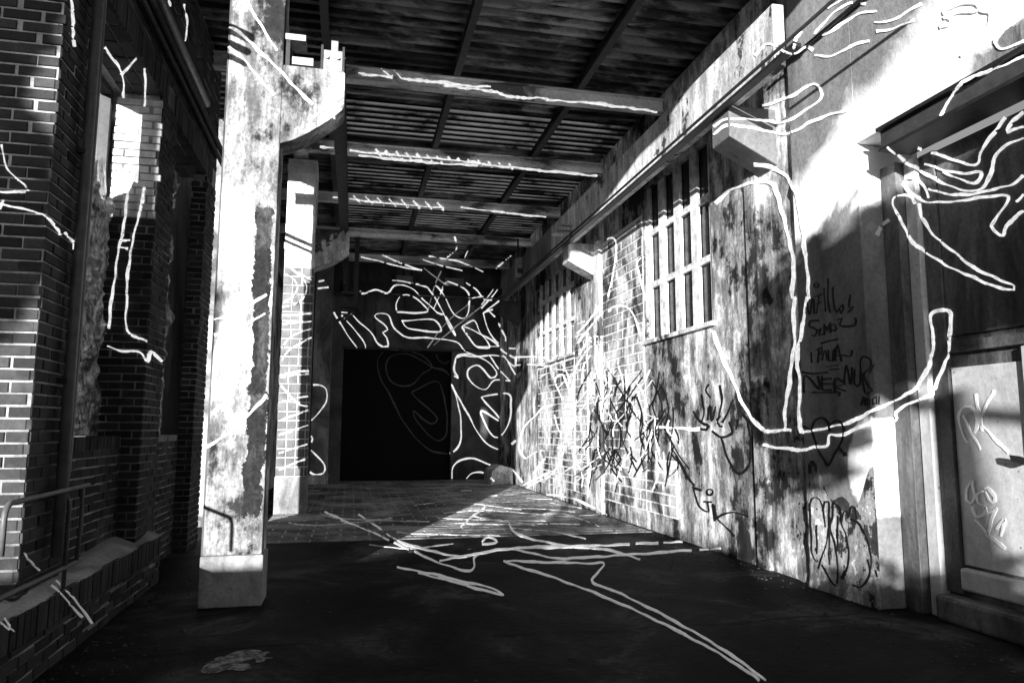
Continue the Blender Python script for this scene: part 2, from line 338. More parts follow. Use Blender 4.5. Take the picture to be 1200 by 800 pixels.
for a in (5.30, 7.60):
    cs += [cell_matrix((XP + .004, a - .12 + i * .083, HEAD), Y_, Z_, NX, (0, 0, .071, .225)) for i in range(24)]       # soldier lintel
    cs += [cell_matrix((XP - .005 - k * .12, a + i * .25, HEAD + .002), Y_, (-1, 0, 0), (0, 0, -1), (0, 0, .24, .11)) for i in range(7) for k in range(3)]   # soffit
cs += face((PL, 3.2, 0.0), Y_, NX, 4.25, .245)                            # plinth courses
cs += [cell_matrix((PL + .006, 3.2 + i * .083, .25), Y_, Z_, NX, (0, 0, .071, .17)) for i in range(51)]                   # plinth soldier course
cs += face((-1.97, 3.2, 0), X_, NY, .28, .40)
lay(cs, BRK, 'brick', wall)
WSH = brick_mesh('sunlit_brick', 'brick_sun_white', 0.05)
lay(sunlit, WSH, 'sunlit_brick', wall)
# dusty plinth ledge
led = MB(); n_ = 34
for i in range(n_ + 1):
    yy = 3.2 + (7.45 - 3.2) * i / n_
    for xx, zz in ((PL + .004, .418), (PL - .06, .43 + .02 * math.sin(yy * 7)), (PL - .13, .455 + .03 * math.sin(yy * 5 + 1)), (-1.96, .46 + .03 * math.sin(yy * 3))): led.v.append((xx, yy, zz))
for i in range(n_):
    for k in range(3): led.f.append((i * 4 + k, i * 4 + k + 1, i * 4 + k + 5, i * 4 + k + 4))
led.build('dusty_ledge', 'joint_sand', wall, smooth=True)
# windows: dark frame and crumpled foil
def foil(y0, y1, z0, z1, x, seed):
    rn = random.Random(seed); nu, nv = 26, 64; m = MB()
    rid = [(rn.uniform(0, 6.28), rn.uniform(2, 12), rn.uniform(-6, 6), rn.uniform(.004, .02)) for _ in range(9)]
    for j in range(nv + 1):
        for i in range(nu + 1):
            yy = y0 + (y1 - y0) * i / nu; zz = z0 + (z1 - z0) * j / nv
            dd = sum(a * (1 - 2 * abs(math.sin(p + fy * yy * 1.5 + fz * zz))) for p, fy, fz, a in rid) + rn.uniform(-.012, .012)
            m.v.append((x + dd, yy, zz + (rn.uniform(-.03, .10) + .12 * math.sin(yy * 5) if j == nv and z1 < HEAD else 0)))
    for j in range(nv):
        for i in range(nu):
            a = j * (nu + 1) + i; m.f.append((a, a + 1, a + nu + 2, a + nu + 1))
    return m
for k, (y0, y1) in enumerate(((5.30, 7.0), (7.6, 9.15))):
    wn = MB()
    for a, b, c_, d_ in ((y0, y0 + .07, SILL, HEAD), (y1 - .07, y1, SILL, HEAD), (y0 + .07, y1 - .07, SILL, SILL + .07), (y0 + .07, y1 - .07, HEAD - .07, HEAD), ((y0 + y1) / 2 - .03, (y0 + y1) / 2 + .03, SILL + .07, HEAD - .07)):
        wn.box(XF - .20, XF - .12, a, b, c_, d_)
    wf = wn.build('window', 'dark_steel', wall)
    f_ = foil(y0 + .01, y1 - .01, SILL + .0, 3.5 if k == 0 else HEAD, XF - .03, 40 + k).build('foil_cover', 'plastic_foil', wf)
    f_['label'] = 'crumpled shiny plastic foil stretched over the window opening'

nb = thing('gap_backdrop_wall', (-3.4, 16, 0), 'dark wall added outside to darken the gap in the brick wall', 'wall')  # added behind the gap to keep bright sky from showing
MB().box(-3.8, -3.2, 10.6, 26, 0, 8.0).build('wall_face', 'dark_render', nb)
# pipes and rail on the brick wall
def pipe(name, path, r, mat, label, cat, group=None, clips=()):
    t = thing(name, path[0], label, cat, group)
    MB().tube(path, r, 12).build('tube', mat, t, smooth=True)
    for p in clips: MB().box(p[0] - .035, p[0] + r * .9, p[1] - r - .012, p[1] + r + .012, p[2] - .015, p[2] + .015).build('clip', 'dark_steel', t)
    return t
pipe('vertical_pipe', [(-1.745, 5.08, .62), (-1.745, 5.08, 2), (-1.745, 5.08, 4), (-1.745, 5.08, 6.0)], .033, 'pipe_paint', 'thicker vertical conduit pipe on the near brick pier, with its foot above the ledge', 'pipe', None, [(-1.775, 5.08, z) for z in (1.7, 3.2, 4.7)])
pipe('vertical_pipe', [(-1.76, 5.15, .98), (-1.76, 5.19, 1.12), (-1.76, 5.2, 2), (-1.76, 5.2, 4), (-1.76, 5.2, 6.0)], .024, 'pipe_paint', 'thinner vertical conduit pipe on the near brick pier, bending in above the rail', 'pipe', None, [(-1.785, 5.2, z) for z in (1.7, 3.2, 4.7)])
pipe('horizontal_pipe', [(-1.72, 4.4, 5.08), (-1.72, 7, 5.08), (-1.72, 8.45, 5.08)], .05, 'grey_steel', 'thick pale pipe run high on the brick wall above the window heads', 'pipe', None)
pipe('horizontal_pipe', [(-1.73, 4.4, 4.95), (-1.73, 12, 4.95), (-1.73, 20, 4.95)], .035, 'rust_steel', 'middle dark pipe of the three high on the brick wall', 'pipe', None)
pipe('horizontal_pipe', [(-1.745, 4.4, 4.84), (-1.745, 12, 4.84), (-1.745, 20, 4.84)], .028, 'rust_steel', 'lowest thin dark pipe just above the brick window lintel', 'pipe', None)
hr = thing('handrail', (-1.72, 4.837, 0.347), 'grey tubular handrail with two rails in front of the near brick pier', 'handrail')
def bend(pts, r=.08):
    out = []
    for i, p in enumerate(pts):
        p = Vector(p)
        if 0 < i < len(pts) - 1:
            a = (Vector(pts[i - 1]) - p).normalized(); b = (Vector(pts[i + 1]) - p).normalized()
            for t in (0, .25, .5, .75, 1): out.append(p + a * r * (1 - t) ** 2 + b * r * t ** 2)
        else: out.append(p)
    return out
MB().tube(bend([(-1.72, 4.268, 0.755), (-1.72, 4.268, 1.013), (-1.72, 5.482, 1.024)]), .015, 12).build('top_rail', 'pipe_paint', hr, smooth=True)
MB().tube([(-1.72, 3.547, 0.529), (-1.72, 4.515, 0.540), (-1.72, 5.429, 0.540)], .015, 12).build('lower_rail', 'pipe_paint', hr, smooth=True)
MB().tube(bend([(-1.72, 5.074, 1.002), (-1.72, 5.160, 0.938), (-1.72, 5.160, 0.347)], .05), .013, 10).build('post', 'pipe_paint', hr, smooth=True)
MB().tube([(-1.72, 5.375, 1.024), (-1.72, 5.396, 0.755), (-1.72, 5.354, 0.540)], .013, 10).build('brace', 'pipe_paint', hr, smooth=True)
for yy, zz in ((5.42, 1.024), (5.39, .54)): MB().tube([(-1.72, yy, zz), (-1.80, yy, zz)], .018, 8).build('wall_bracket', 'pipe_paint', hr)

# ================================================================ columns on the left
def corbel_profile(x0, x1, ztop, ztip, zroot):
    pts = [(x0, ztop), (x0, zroot)]
    for t in (.2, .4, .6, .8): pts.append((x0 + (x1 - x0) * t, zroot + (ztip - zroot) * (t ** 1.35)))
    return pts + [(x1 - .01, ztip), (x1, ztip + .03), (x1, ztop - .02), (x1 - .02, ztop)]
c1 = thing('crane_column', (-.9, 6.45, 0), 'broad whitewashed concrete column with a corbel, brightly lit, dark drips running down', 'column')
MB().box(-1.12, -.67, 6.30, 6.62, .40, 6.15).build('shaft', 'column_wash', c1, .012)
MB().box(-1.135, -.655, 6.285, 6.64, 0, .40).build('foot', 'column_concrete', c1, .012)
MB().prism(corbel_profile(-.672, -.14, 4.57, 4.21, 3.85), 6.31, 6.61).build('corbel', 'column_wash', c1, .008)
MB().box(-1.135, -1.118, 6.32, 6.36, .4, 6).build('corner_strip', 'rust_steel', c1)
br = thing('rail_bracket', (-.25, 6.4, 4.57), 'riveted steel bracket box standing on the corbel of the white column', 'bracket')
MB().box(-.335, -.17, 6.33, 6.345, 4.57, 4.76).build('front_plate', 'grey_steel', br)
MB().box(-.355, -.335, 6.32, 6.52, 4.57, 4.80).build('side_plate', 'dark_steel', br)
MB().box(-.17, -.15, 6.32, 6.52, 4.57, 4.80).build('side_plate', 'dark_steel', br)
MB().box(-.27, -.21, 6.36, 6.5, 4.76, 4.87).build('lug', 'grey_steel', br)
for xx in (-.30, -.205): MB().tube([(xx, 6.31, 4.69), (xx, 6.34, 4.69)], .016, 8).build('bolt', 'pale_plate', br)
an = thing('steel_anchor', (-.55, 6.4, 4.57), 'small steel stub with flat plates between the bracket box and the white column', 'bracket')
MB().box(-.655, -.62, 6.33, 6.50, 4.57, 4.82).build('upright', 'dark_steel', an)
MB().box(-.69, -.49, 6.33, 6.52, 4.82, 4.875).build('top_plate', 'pale_plate', an)
MB().box(-.60, -.42, 6.34, 6.46, 4.60, 4.67).build('lower_plate', 'pale_plate', an)

c2 = thing('crane_column', (-.95, 12.9, 0), 'slim column clad in small square tiles with pale joints and a corbel', 'column')
MB().box(-1.195, -.705, 12.765, 13.2, .62, 6.10).build('shaft', 'grout', c2)
MB().box(-1.21, -.69, 12.75, 13.22, 0, .62).build('foot', 'column_concrete', c2, .01)
MB().prism(corbel_profile(-.704, -.12, 4.88, 4.48, 4.18), 12.77, 13.15).build('corbel', 'white_plaster', c2, .008)
T1 = brick_mesh('tile', 'tile_dark', 0.05); T2 = brick_mesh('tile', 'tile_sunlit', 0.05)
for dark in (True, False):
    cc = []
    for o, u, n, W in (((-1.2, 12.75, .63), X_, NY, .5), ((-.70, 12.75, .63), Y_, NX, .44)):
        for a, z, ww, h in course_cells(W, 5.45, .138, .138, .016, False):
            if (z + .6 < 4.0) == dark: cc.append(cell_matrix(o, u, Z_, n, (a, z, ww, h), .001, .014))  # upper tiles get a pale colour standing in for sunlight
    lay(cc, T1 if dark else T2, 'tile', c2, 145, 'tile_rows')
c3 = thing('crane_column', (-.78, 19.6, 0), 'plain grey column standing against the back wall left of the black doorway', 'column')
MB().box(-1.0, -.56, 19.4, 19.8, .25, 6.10).build('shaft', 'column_concrete', c3, .01)
MB().box(-1.02, -.54, 19.38, 19.82, 0, .25).build('foot', 'white_plaster', c3, .01)
MB().prism(corbel_profile(-.57, .0, 4.9, 4.5, 4.2), 19.42, 19.78).build('corbel', 'dark_render', c3, .008)

def ibeam(w, h, t):
    return [(-w / 2, 0), (w / 2, 0), (w / 2, t), (t / 2, t), (t / 2, h - t), (w / 2, h - t), (w / 2, h), (-w / 2, h), (-w / 2, h - t), (-t / 2, h - t), (-t / 2, t), (-w / 2, t)]
def sloped_beam(name, x, ya, za, yb, zb, w, h, t, mat, label):
    m = MB(); pr = ibeam(w, h, t); n = len(pr)
    for yy, zz in ((ya, za), (yb, zb)): m.v += [(x + a, yy, zz + b) for a, b in pr]
    m.f = [tuple(range(n)), tuple(reversed(range(n, 2 * n)))] + [(i, i + n, (i + 1) % n + n, (i + 1) % n) for i in range(n)]
    return tag(m.build(name, mat), label, 'beam', None, 'thing')
sloped_beam('crane_girder', -.215, 6.70, 4.60, 13.1, 4.89, .13, .30, .016, 'rust_steel', 'dark steel crane girder running from the white column to the tiled column')
sloped_beam('crane_girder', -.215, 13.15, 4.89, 19.7, 4.91, .13, .30, .016, 'dark_steel', 'dark steel crane girder beyond the tiled column, reaching the back wall')
hb = thing('girder_hanger', (-.22, 13.3, 4.2), 'black steel hanger frame below the girder at the tiled column corbel', 'bracket')
MB().box(-.21, -.16, 13.2, 13.35, 4.0, 4.88).build('strap', 'dark_steel', hb)
MB().box(-.02, .06, 13.2, 13.35, 3.62, 4.88).build('strap', 'dark_steel', hb)
MB().box(-.24, .08, 13.19, 13.36, 3.58, 3.66).build('crossbar', 'dark_steel', hb)
MB().box(-.24, .08, 13.19, 13.36, 3.82, 3.87).build('crossbar', 'dark_steel', hb)

# ================================================================ right wall
XR, XN = 4.20, 4.14
rw = thing('plaster_wall', (XR, 9, 0), 'peeling plastered side wall with corbels and tall barred windows, covered in tags', 'wall')
W1 = (7.86, 9.86, 2.70, 4.98); W2 = (13.4, 16.2, 2.9, 4.75); TW = 6.15
pm = MB(); ys = [6.10, W1[0], W1[1], W2[0], W2[1], 20.65]
pm.box(XR, 4.75, ys[0], ys[1], 0, TW); pm.box(XR, 4.75, W1[0], W1[1], 0, W1[2]); pm.box(XR, 4.75, W1[0], W1[1], W1[3], TW)
pm.box(XR, 4.75, W1[1], W2[0], 0, TW); pm.box(XR, 4.75, W2[0], W2[1], 0, W2[2]); pm.box(XR, 4.75, W2[0], W2[1], W2[3], TW); pm.box(XR, 4.75, W2[1], 20.65, 0, TW)
pm.build('plaster_face', 'plaster', rw)
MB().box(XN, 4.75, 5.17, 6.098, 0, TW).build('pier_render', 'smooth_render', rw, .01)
# worn foot of the pier: uneven bulging plaster
ft = MB(); nu, nv = 26, 20
for j in range(nv + 1):
    for i in range(nu + 1):
        yy = 5.172 + (6.36 - 5.172) * i / nu; zz = (.93 + .16 * math.sin(yy * 6.5) + .07 * math.sin(yy * 17 + 1)) * j / nv; xb = XN + .06 * min(1, max(0, (yy - 6.07) / .07))
        d_ = .035 * (1 - j / nv) + .012 * math.sin(yy * 9 + zz * 4) * math.sin(zz * 13 + yy * 3) + random.uniform(-.005, .005)
        ft.v.append((xb - .003 - max(d_, 0) * min(1, i / 3, (nu - i) / 3 + .05, (nv - j) / 4 + .05), yy, zz))
for j in range(nv):
    for i in range(nu): a = j * (nu + 1) + i; ft.f.append((a, a + 1, a + nu + 2, a + nu + 1))
ft.build('worn_foot', 'foot_plaster', rw, smooth=True)
MB().box(XN, 4.74, -3.6, 5.168, 3.83, 6.5).build('over_gate_panel', 'smooth_render', rw)  # near end runs on out of view to block sky light
MB().box(XR - .05, XR + .01, 6.78, 7.0, 0, 4.6).build('pilaster_strip', 'plaster', rw, .01)
# windows: timber posts and transoms over dark glass
def barred(y0, y1, z0, z1, n, trans, label):
    g_ = MB().box(XR + .085, XR + .095, y0, y1, z0, z1).build('window', 'dark_glass', rw); g_['label'] = label
    step = (y1 - y0) / n
    for i in range(n + 1):
        yc = y0 + i * step; MB().box(XR + .03, XR + .078, max(y0, yc - .105), min(y1, yc + .095), z0 + .002, z1 - .002).build('post', 'timber_white', g_, .01)
    for z in trans: MB().box(XR + .035, XR + .083, y0, y1, z - .045, z + .045).build('transom', 'timber_white', g_, .006)
    MB().box(XR - .05, XR + .08, y0 - .05, y1 + .06, z0 - .06, z0 - .001).build('sill', 'white_plaster', g_, .008)
    for i in range(n):
        for z in [z0 + .12] + [t + .1 for t in trans]: pass
barred(W1[0], W1[1], W1[2], W1[3], 4, (3.50, 4.28), 'tall window of dark panes between pale timber posts')
barred(W2[0], W2[1], W2[2], W2[3], 5, (3.6, 4.3), 'far barred window of narrow dark panes')
# bare blockwork with white joints where the plaster has gone
BLK = brick_mesh('block', 'block_grey', 0.05)
MB().box(XR - .012, XR - .004, 9.95, 11.72, .25, 4.62).build('block_mortar', 'block_mortar', rw)
cc = [cell_matrix((XR - .022, 9.96 + .0, .27), Y_, Z_, (-1, 0, 0), c, .002, .014) for c in course_cells(1.74, 4.3, .40, .118, .026)]
lay(cc, BLK, 'block', rw, 190, 'block_rows')
MB().box(XR - .012, XR - .004, 12.6, 13.36, .25, 3.2).build('block_mortar', 'block_mortar', rw)
MB().box(XR - .012, XR - .004, 13.4, 16.2, .25, 2.8).build('block_mortar', 'grout', rw)
MB().box(XR - .012, XR - .004, 8.95, 9.94, .25, 1.0).build('block_mortar', 'block_mortar', rw)
cc = [cell_matrix((XR - .022, 12.62, .27), Y_, Z_, (-1, 0, 0), c, .002, .014) for c in course_cells(.72, 2.9, .34, .118, .022)]
cc += [cell_matrix((XR - .022, 13.42, .27), Y_, Z_, (-1, 0, 0), c, .002, .014) for c in course_cells(2.76, 2.5, .34, .118, .022)]
cc += [cell_matrix((XR - .022, 8.96, .27), Y_, Z_, (-1, 0, 0), c, .002, .014) for c in course_cells(.97, .72, .40, .118, .026)]
lay(cc, BLK, 'block', rw, 100, 'block_courses')
MB().box(XR - .07, XR - .003, 11.75, 12.05, 0, 4.70).build('pilaster_strip', 'white_plaster', rw, .01)
for yy, mt in ((6.42, 'smooth_render'), (12.05, 'white_plaster'), (18.0, 'dark_render')):
    MB().prism([(XR + .01, 4.70), (XR + .01, 4.10), (3.67, 4.37), (3.67, 4.70)], yy, yy + .36).build('corbel', mt, rw, .01)
gd = thing('crane_beam', (3.85, 12, 4.7), 'pale weathered concrete crane beam resting on the corbels of the plastered wall', 'beam')
MB().box(3.68, 3.80, 5.6, 13.2, 4.703, 5.31).build('span', 'beam_plaster', gd, .012)
MB().box(3.69, 3.81, 13.21, 17.9, 4.703, 5.31).build('span', 'smooth_render', gd, .012)
MB().box(3.60, 3.68, 5.2, 17.9, 4.665, 4.70).build('angle_iron', 'dark_steel', gd)
pipe('cable_conduit', [(3.61, 3.2, 4.76), (3.61, 10, 4.76), (3.61, 18, 4.76)], .016, 'dark_steel', 'thin black cable conduit running along the pale crane beam', 'conduit')
es = thing('end_stop', (3.75, 16.3, 5.3), 'small steel rail clamp with bolts on the far part of the crane beam', 'bracket')
MB().box(3.52, 3.67, 15.6, 15.75, 4.80, 5.25).build('plate', 'grey_steel', es); MB().box(3.55, 3.67, 15.55, 15.6, 4.9, 5.0).build('clamp', 'dark_steel', es)
MB().tube([(3.58, 15.65, 5.25), (3.58, 15.65, 5.7)], .02, 8).build('rod', 'dark_steel', es)
lm = thing('bracket_arm', (3.6, 11.9, 4.75), 'flat steel arms bolted beside the white second corbel', 'bracket')
for dz in (0, .09, .17): MB().box(3.30 + dz, 3.66, 11.75, 11.85, 4.75 + dz, 4.77 + dz).build('arm', 'pale_plate', lm)

# ================================================================ steel gate on the right
XG = 4.45
gt = thing('steel_gate', (XG, 4.2, 0), 'tall panelled steel gate with a wicket door, dented and scratched grey paint', 'gate')
MB().box(XG + .05, XG + .12, 2.6, 5.10, 0, 3.62).build('backing', 'gate_frame_paint', gt)
MB().box(XG - .10, XG + .05, 4.985, 5.16, .0, 3.62).build('frame_post', 'gate_frame_paint', gt, .008)
MB().box(XG - .03, XG + .05, 4.86, 4.975, .0, 3.62).build('stile', 'gate_paint', gt, .008)
MB().box(XG + .01, XG + .05, 4.70, 4.85, .2, 3.62).build('stile', 'gate_frame_paint', gt, .006)
MB().box(XG + .03, XG + .052, 4.07, 4.69, .42, 1.88).build('wicket_panel', 'gate_paint', gt, .004)
MB().box(XG + .0, XG + .05, 4.01, 4.06, .2, 1.98).build('stile', 'gate_paint', gt, .006)
MB().box(XG + .03, XG + .052, 2.6, 3.99, .42, 1.88).build('gate_panel', 'gate_paint', gt, .004)
MB().box(XG + .02, XG + .052, 2.6, 4.69, 2.12, 3.55).build('upper_panel', 'gate_frame_paint', gt, .006)
MB().box(XG - .01, XG + .05, 2.6, 4.69, 1.99, 2.07).build('rail', 'gate_frame_paint', gt, .006)
MB().box(XG - .02, XG + .05, 2.6, 4.69, .24, .40).build('bottom_rail', 'gate_paint', gt, .02)
MB().box(XG - .12, XG + .05, 2.6, 4.84, .0, .19).build('threshold', 'gate_frame_paint', gt, .03)
MB().prism([(3.98, 1.20), (4.10, 1.235), (4.17, 1.24), (4.16, 1.20), (4.05, 1.175)], XG - .045, XG - .03, 'x').build('handle', 'dark_steel', gt)
MB().tube([(XG + .03, 4.03, 1.21), (XG - .04, 4.03, 1.21)], .012, 8).build('handle_stem', 'dark_steel', gt)
fw = thing('sky_block_wall', (4.4, -1, 0), 'unseen plain wall added beside the camera to block sky light', 'wall')  # added out of view to cut sky light in the hall
MB().box(4.30, 4.75, -3.6, 2.55, 0, 3.829).build('wall_face', 'dark_render', fw)
ln = thing('steel_lintel', (XN, 4.0, 3.6), 'dark steel channel lintel above the panelled gate', 'lintel')
MB().box(4.10, 4.40, 2.6, 4.86, 3.632, 3.66).build('flange', 'dark_steel', ln); MB().box(4.125, 4.139, 2.6, 4.86, 3.66, 3.80).build('web', 'rust_steel', ln)
MB().box(4.08, 4.40, 2.6, 4.86, 3.80, 3.828).build('flange', 'dark_steel', ln)
cd = pipe('wall_conduit', [(4.11, 3.0, 5.02), (4.11, 5.0, 5.02), (4.11, 6.3, 5.02)], .018, 'dark_steel', 'thin conduit crossing the smooth pier beside the crane beam end', 'conduit')

# ================================================================ back wall with black doorway
YB = 20.65
bk = thing('back_wall', (2, YB, 0), 'dark rendered end wall with a wide black doorway and outlined lettering', 'wall')
bm_ = MB(); bm_.box(-2.6, -.26, YB, YB + .4, 0, 6.32); bm_.box(2.78, 4.75, YB, YB + .4, 0, 6.32); bm_.box(-.26, 2.78, YB, YB + .4, 3.64, 6.32)
bm_.build('wall_face', 'dark_render', bk)
MB().box(-.28, 4.2, YB - .03, YB - .002, 3.64, 3.70).build('lintel_edge', 'rust_steel', bk)
for a, b in ((1.15, 1.62), (2.55, 3.1)): MB().box(a, b, YB - .03, YB - .003, 5.42, 5.78).build('pale_plate', 'pale_plate', bk)
MB().box(3.15, 3.42, YB - .02, YB - .003, 4.1, 5.0).build('pale_streak', 'column_concrete', bk)
dr = tag(MB().box(-.26, 2.78, YB + .25, YB + .30, 0, 3.64).build('doorway_darkness_standin', 'doorway_black'), 'black panel standing for the darkness inside the wide doorway', 'door', None, 'thing')  # black sheet put in for the dark inside the doorway
bl = thing('end_girder', (2, 19.9, 5.1), 'dark steel girder spanning the hall in front of the end wall', 'beam')
m = MB(); pr = [(19.95 + a, 5.10 + b) for a, b in ibeam(.18, .30, .02)]; m.prism(pr, -.4, 4.1, 'x'); m.build('girder', 'dark_steel', bl)
ws = thing('white_crate', (3.95, 19.4, 0), 'pale low concrete block on the paving in the corner by the end wall', 'block')
MB().prism([(3.55, 0), (4.15, 0), (4.12, .42), (3.8, .5), (3.58, .36)], 18.6, 19.6).build('body', 'white_plaster', ws, .03)

# ================================================================ roof
rf = thing('roof', (1.6, 12, 6.1), 'underside of the corrugated metal roof with pale translucent strips', 'roof')
PURL = [-.43, 1.24, 2.95]; BEAMY = [9.15, 11.72, 14.35, 16.9, 19.4]
edges_y = [1.6, 3.4, 5.2, 7.0, 9.15, 10.35, 11.72, 13.0, 14.35, 15.6, 16.9, 18.2, 20.65]; edges_x = [-2.3, -.43, 1.24, 2.95, 4.75]
def sheet(x0, x1, y0, y1, z, mat):
    m = MB(); prof = []; n = max(2, round((y1 - y0) / .2)); p = (y1 - y0) / n
    for i in range(n):
        b = y0 + i * p; prof += [(b, 0), (b + p * .35, 0), (b + p * .45, .075), (b + p * .8, .075)]
    prof.append((y1, 0))
    for x in (x0, x1): m.v += [(x, yy, z + zz) for yy, zz in prof]
    k = len(prof); m.f = [(i, i + 1, i + 1 + k, i + k) for i in range(k - 1)]; return m
for i in range(len(edges_y) - 1):
    for j in range(4):
        lit = i in (5, 7, 9) and j > 0
        s_ = sheet(edges_x[j] + .001, edges_x[j + 1] + .06, edges_y[i], edges_y[i + 1] + .02, 6.20 + .004 * ((i + j) % 2), 'x').build('roof_sheet', 'translucent_sheet' if lit else 'sheet_metal', rf)
        if lit: s_['label'] = 'translucent corrugated roof light sheet glowing with daylight'
for k, yy in enumerate(BEAMY):
    nth = ['above the white column', 'second from the white column', 'third from the white column', 'fourth from the white column', 'closest to the end wall'][k]
    m = MB().prism([(yy + a, 5.86 + b) for a, b in ibeam(.14, .19, .014)], -2.5, 4.7, 'x')
    tag(m.build('roof_beam', 'beam_white'), 'pale painted steel roof beam across the hall, ' + nth, 'beam', 'roof beams across the hall', 'thing')
for k, xx in enumerate(PURL):
    nth = ['above the left column corbels', 'along the middle of the hall', 'along the plastered wall side'][k]
    tag(MB().prism([(xx + a, 6.052 + b) for a, b in ibeam(.09, .14, .012)], 1.7, 20.6, 'y').build('purlin', 'rust_steel'), 'thin dark steel purlin under the roof sheets ' + nth, 'purlin', 'purlins under the roof', 'thing')
tag(MB().box(-1.1, -.86, 6.6, 20.6, 6.105, 6.19).build('eaves_beam', 'column_concrete'), 'grey eaves beam lying on top of the left columns', 'beam', None, 'thing')

# ================================================================ behind the camera: unseen wall, trees and bushes added to shape the sun patches
yw = thing('shade_wall', (-2, -4.2, 0), 'unseen wall added behind the camera to shade the floor', 'wall')
for x0, x1, h in ((-16, -.5, 1.88), (-.495, 9, 1.56)):     # the shade wall steps down to the right
    MB().box(x0, x1, -4.3, -4.0, 0, h).build('wall_face', 'plaster', yw); MB().box(x0, x1, -4.36, -3.94, h, h + .07).build('shade_wall_coping', 'column_concrete', yw)
def tree(loc, lobes, label, seed, dens, size):
    rn = random.Random(seed); t = thing('shade_tree', loc, label, 'tree'); top = max(l[2] for l in lobes)
    tr = MB().tube([loc, (loc[0] + .05, loc[1], 1.5), (loc[0] - .03, loc[1], 3.2), (loc[0], loc[1], top)], .16, 10, .05)
    for cx, cy, cz, rx, ry, rz in lobes:
        for i in range(5):
            a = rn.uniform(0, 6.28); tr.tube([(loc[0], loc[1], cz - rz * .8), (cx + rx * .3 * math.cos(a), cy + ry * .4 * math.sin(a), cz - rz * .1), (cx + rx * .8 * math.cos(a), cy + ry * .8 * math.sin(a), cz + rz * rn.uniform(-.3, .6))], .04, 6, .012)
    tr.build('trunk', 'bark', t)
    m = MB()
    for cx, cy, cz, rx, ry, rz in lobes:
        for i in range(int(dens * rx * rz)):
            d = Vector((rn.gauss(0, 1), rn.gauss(0, 1), rn.gauss(0, 1))).normalized() * (rn.random() ** .36)
            p = Vector((cx + d.x * rx, cy + d.y * ry, cz + d.z * rz)); q = Matrix.Rotation(rn.uniform(0, 6.28), 3, 'Z') @ Matrix.Rotation(rn.uniform(.5, 2.6), 3, 'X')
            s = size * rn.uniform(.6, 1.3); o = len(m.v)
            for a, b in ((-.5, 0), (0, -.3), (.5, 0), (0, .3)): m.v.append(tuple(p + q @ Vector((a * s, b * s, 0))))
            m.f.append((o, o + 1, o + 2, o + 3))
    me = bpy.data.meshes.new('crown'); me.from_pydata(m.v, [], m.f); me.materials.append(MATS['leaf'])
    o = bpy.data.objects.new('crown', me); C.objects.link(o); o.parent = t; o.matrix_parent_inverse = t.matrix_basis.inverted()
tree((1.1, -4.9, 0), [(-.22, -4.9, 3.75, .36, .4, 1.2), (.42, -4.9, 4.15, .55, .5, .8), (1.3, -4.9, 4.25, .9, .5, .8), (2.2, -4.9, 4.4, .9, .5, .85), (.9, -4.9, 7.75, 1.3, .5, .8), (2.0, -4.9, 7.1, .9, .5, .9)], 'unseen tree in two tiers, added to shade the pier and gate', 11, 3200, .2)
tree((-6.6, -4.9, 0), [(-6.2, -4.9, 4.2, .58, .5, 1.0), (-6.85, -4.9, 4.1, .7, .5, 1.1), (-6.0, -4.9, 5.9, .34, .4, 1.0), (-6.3, -4.9, 7.5, .9, .5, .8)], 'unseen narrow tree, added to shade the brick piers', 12, 3200, .2)
#STROKES
def shade_bush(x0, lobes, label, seed):
    tree((x0, -4.75, 0), lobes, label, seed, 1500, .11)
shade_bush(.7, [(.1, -4.75, 1.72, .45, .3, .28), (.9, -4.75, 1.68, .5, .3, .34), (1.6, -4.75, 1.75, .5, .3, .3)], 'unseen low bush, added to break up the sun edge at the pier foot', 21)
shade_bush(-3.2, [(-4.4, -4.75, 2.1, .5, .3, .3), (-3.3, -4.75, 2.2, .6, .3, .36), (-2.0, -4.75, 2.1, .55, .3, .3), (-2.7, -4.75, 2.5, .7, .3, .3), (-3.9, -4.75, 2.6, .6, .3, .3), (-1.3, -4.75, 2.0, .5, .3, .3)], 'unseen wide bush, added to dapple the sun on the floor', 22)
# ================================================================ line drawings and tags: traced as pixel paths, laid on whatever surface they fall
bpy.context.view_layer.update()
DG = bpy.context.evaluated_depsgraph_get()
def ray_dir(px, py): return (CR @ Vector((px - 600, -(py - 400), -FPX))).normalized()
def cast(px, py):
    hit, loc, nor, idx, ob, mw = scene.ray_cast(DG, CAMPOS, ray_dir(px, py))
    if not hit: return None
    if nor.dot(ray_dir(px, py)) > 0: nor = -nor
    for ax in (Vector((1, 0, 0)), Vector((0, 1, 0)), Vector((0, 0, 1))):
        if abs(nor.dot(ax)) > .8: nor = ax * (1 if nor.dot(ax) > 0 else -1)
    root = ob
    while root.parent: root = root.parent
    return loc, nor, root
def smooth_path(pts, closed=False, step=3.0):
    out = []; n = len(pts)
    for i in range(n - 1):
        p0, p1, p2, p3 = (Vector(pts[max(i - 1, 0)]), Vector(pts[i]), Vector(pts[i + 1]), Vector(pts[min(i + 2, n - 1)]))
        k = max(1, int((p2 - p1).length / step))
        for j in range(k):
            t = j / k; out.append(0.5 * ((2 * p1) + (p2 - p0) * t + (2 * p0 - 5 * p1 + 4 * p2 - p3) * t * t + (3 * p1 - p0 - 3 * p2 + p3) * t ** 3))
    out.append(Vector(pts[-1])); return out
SKIP = {'handrail', 'vertical_pipe', 'horizontal_pipe', 'cable_conduit'}
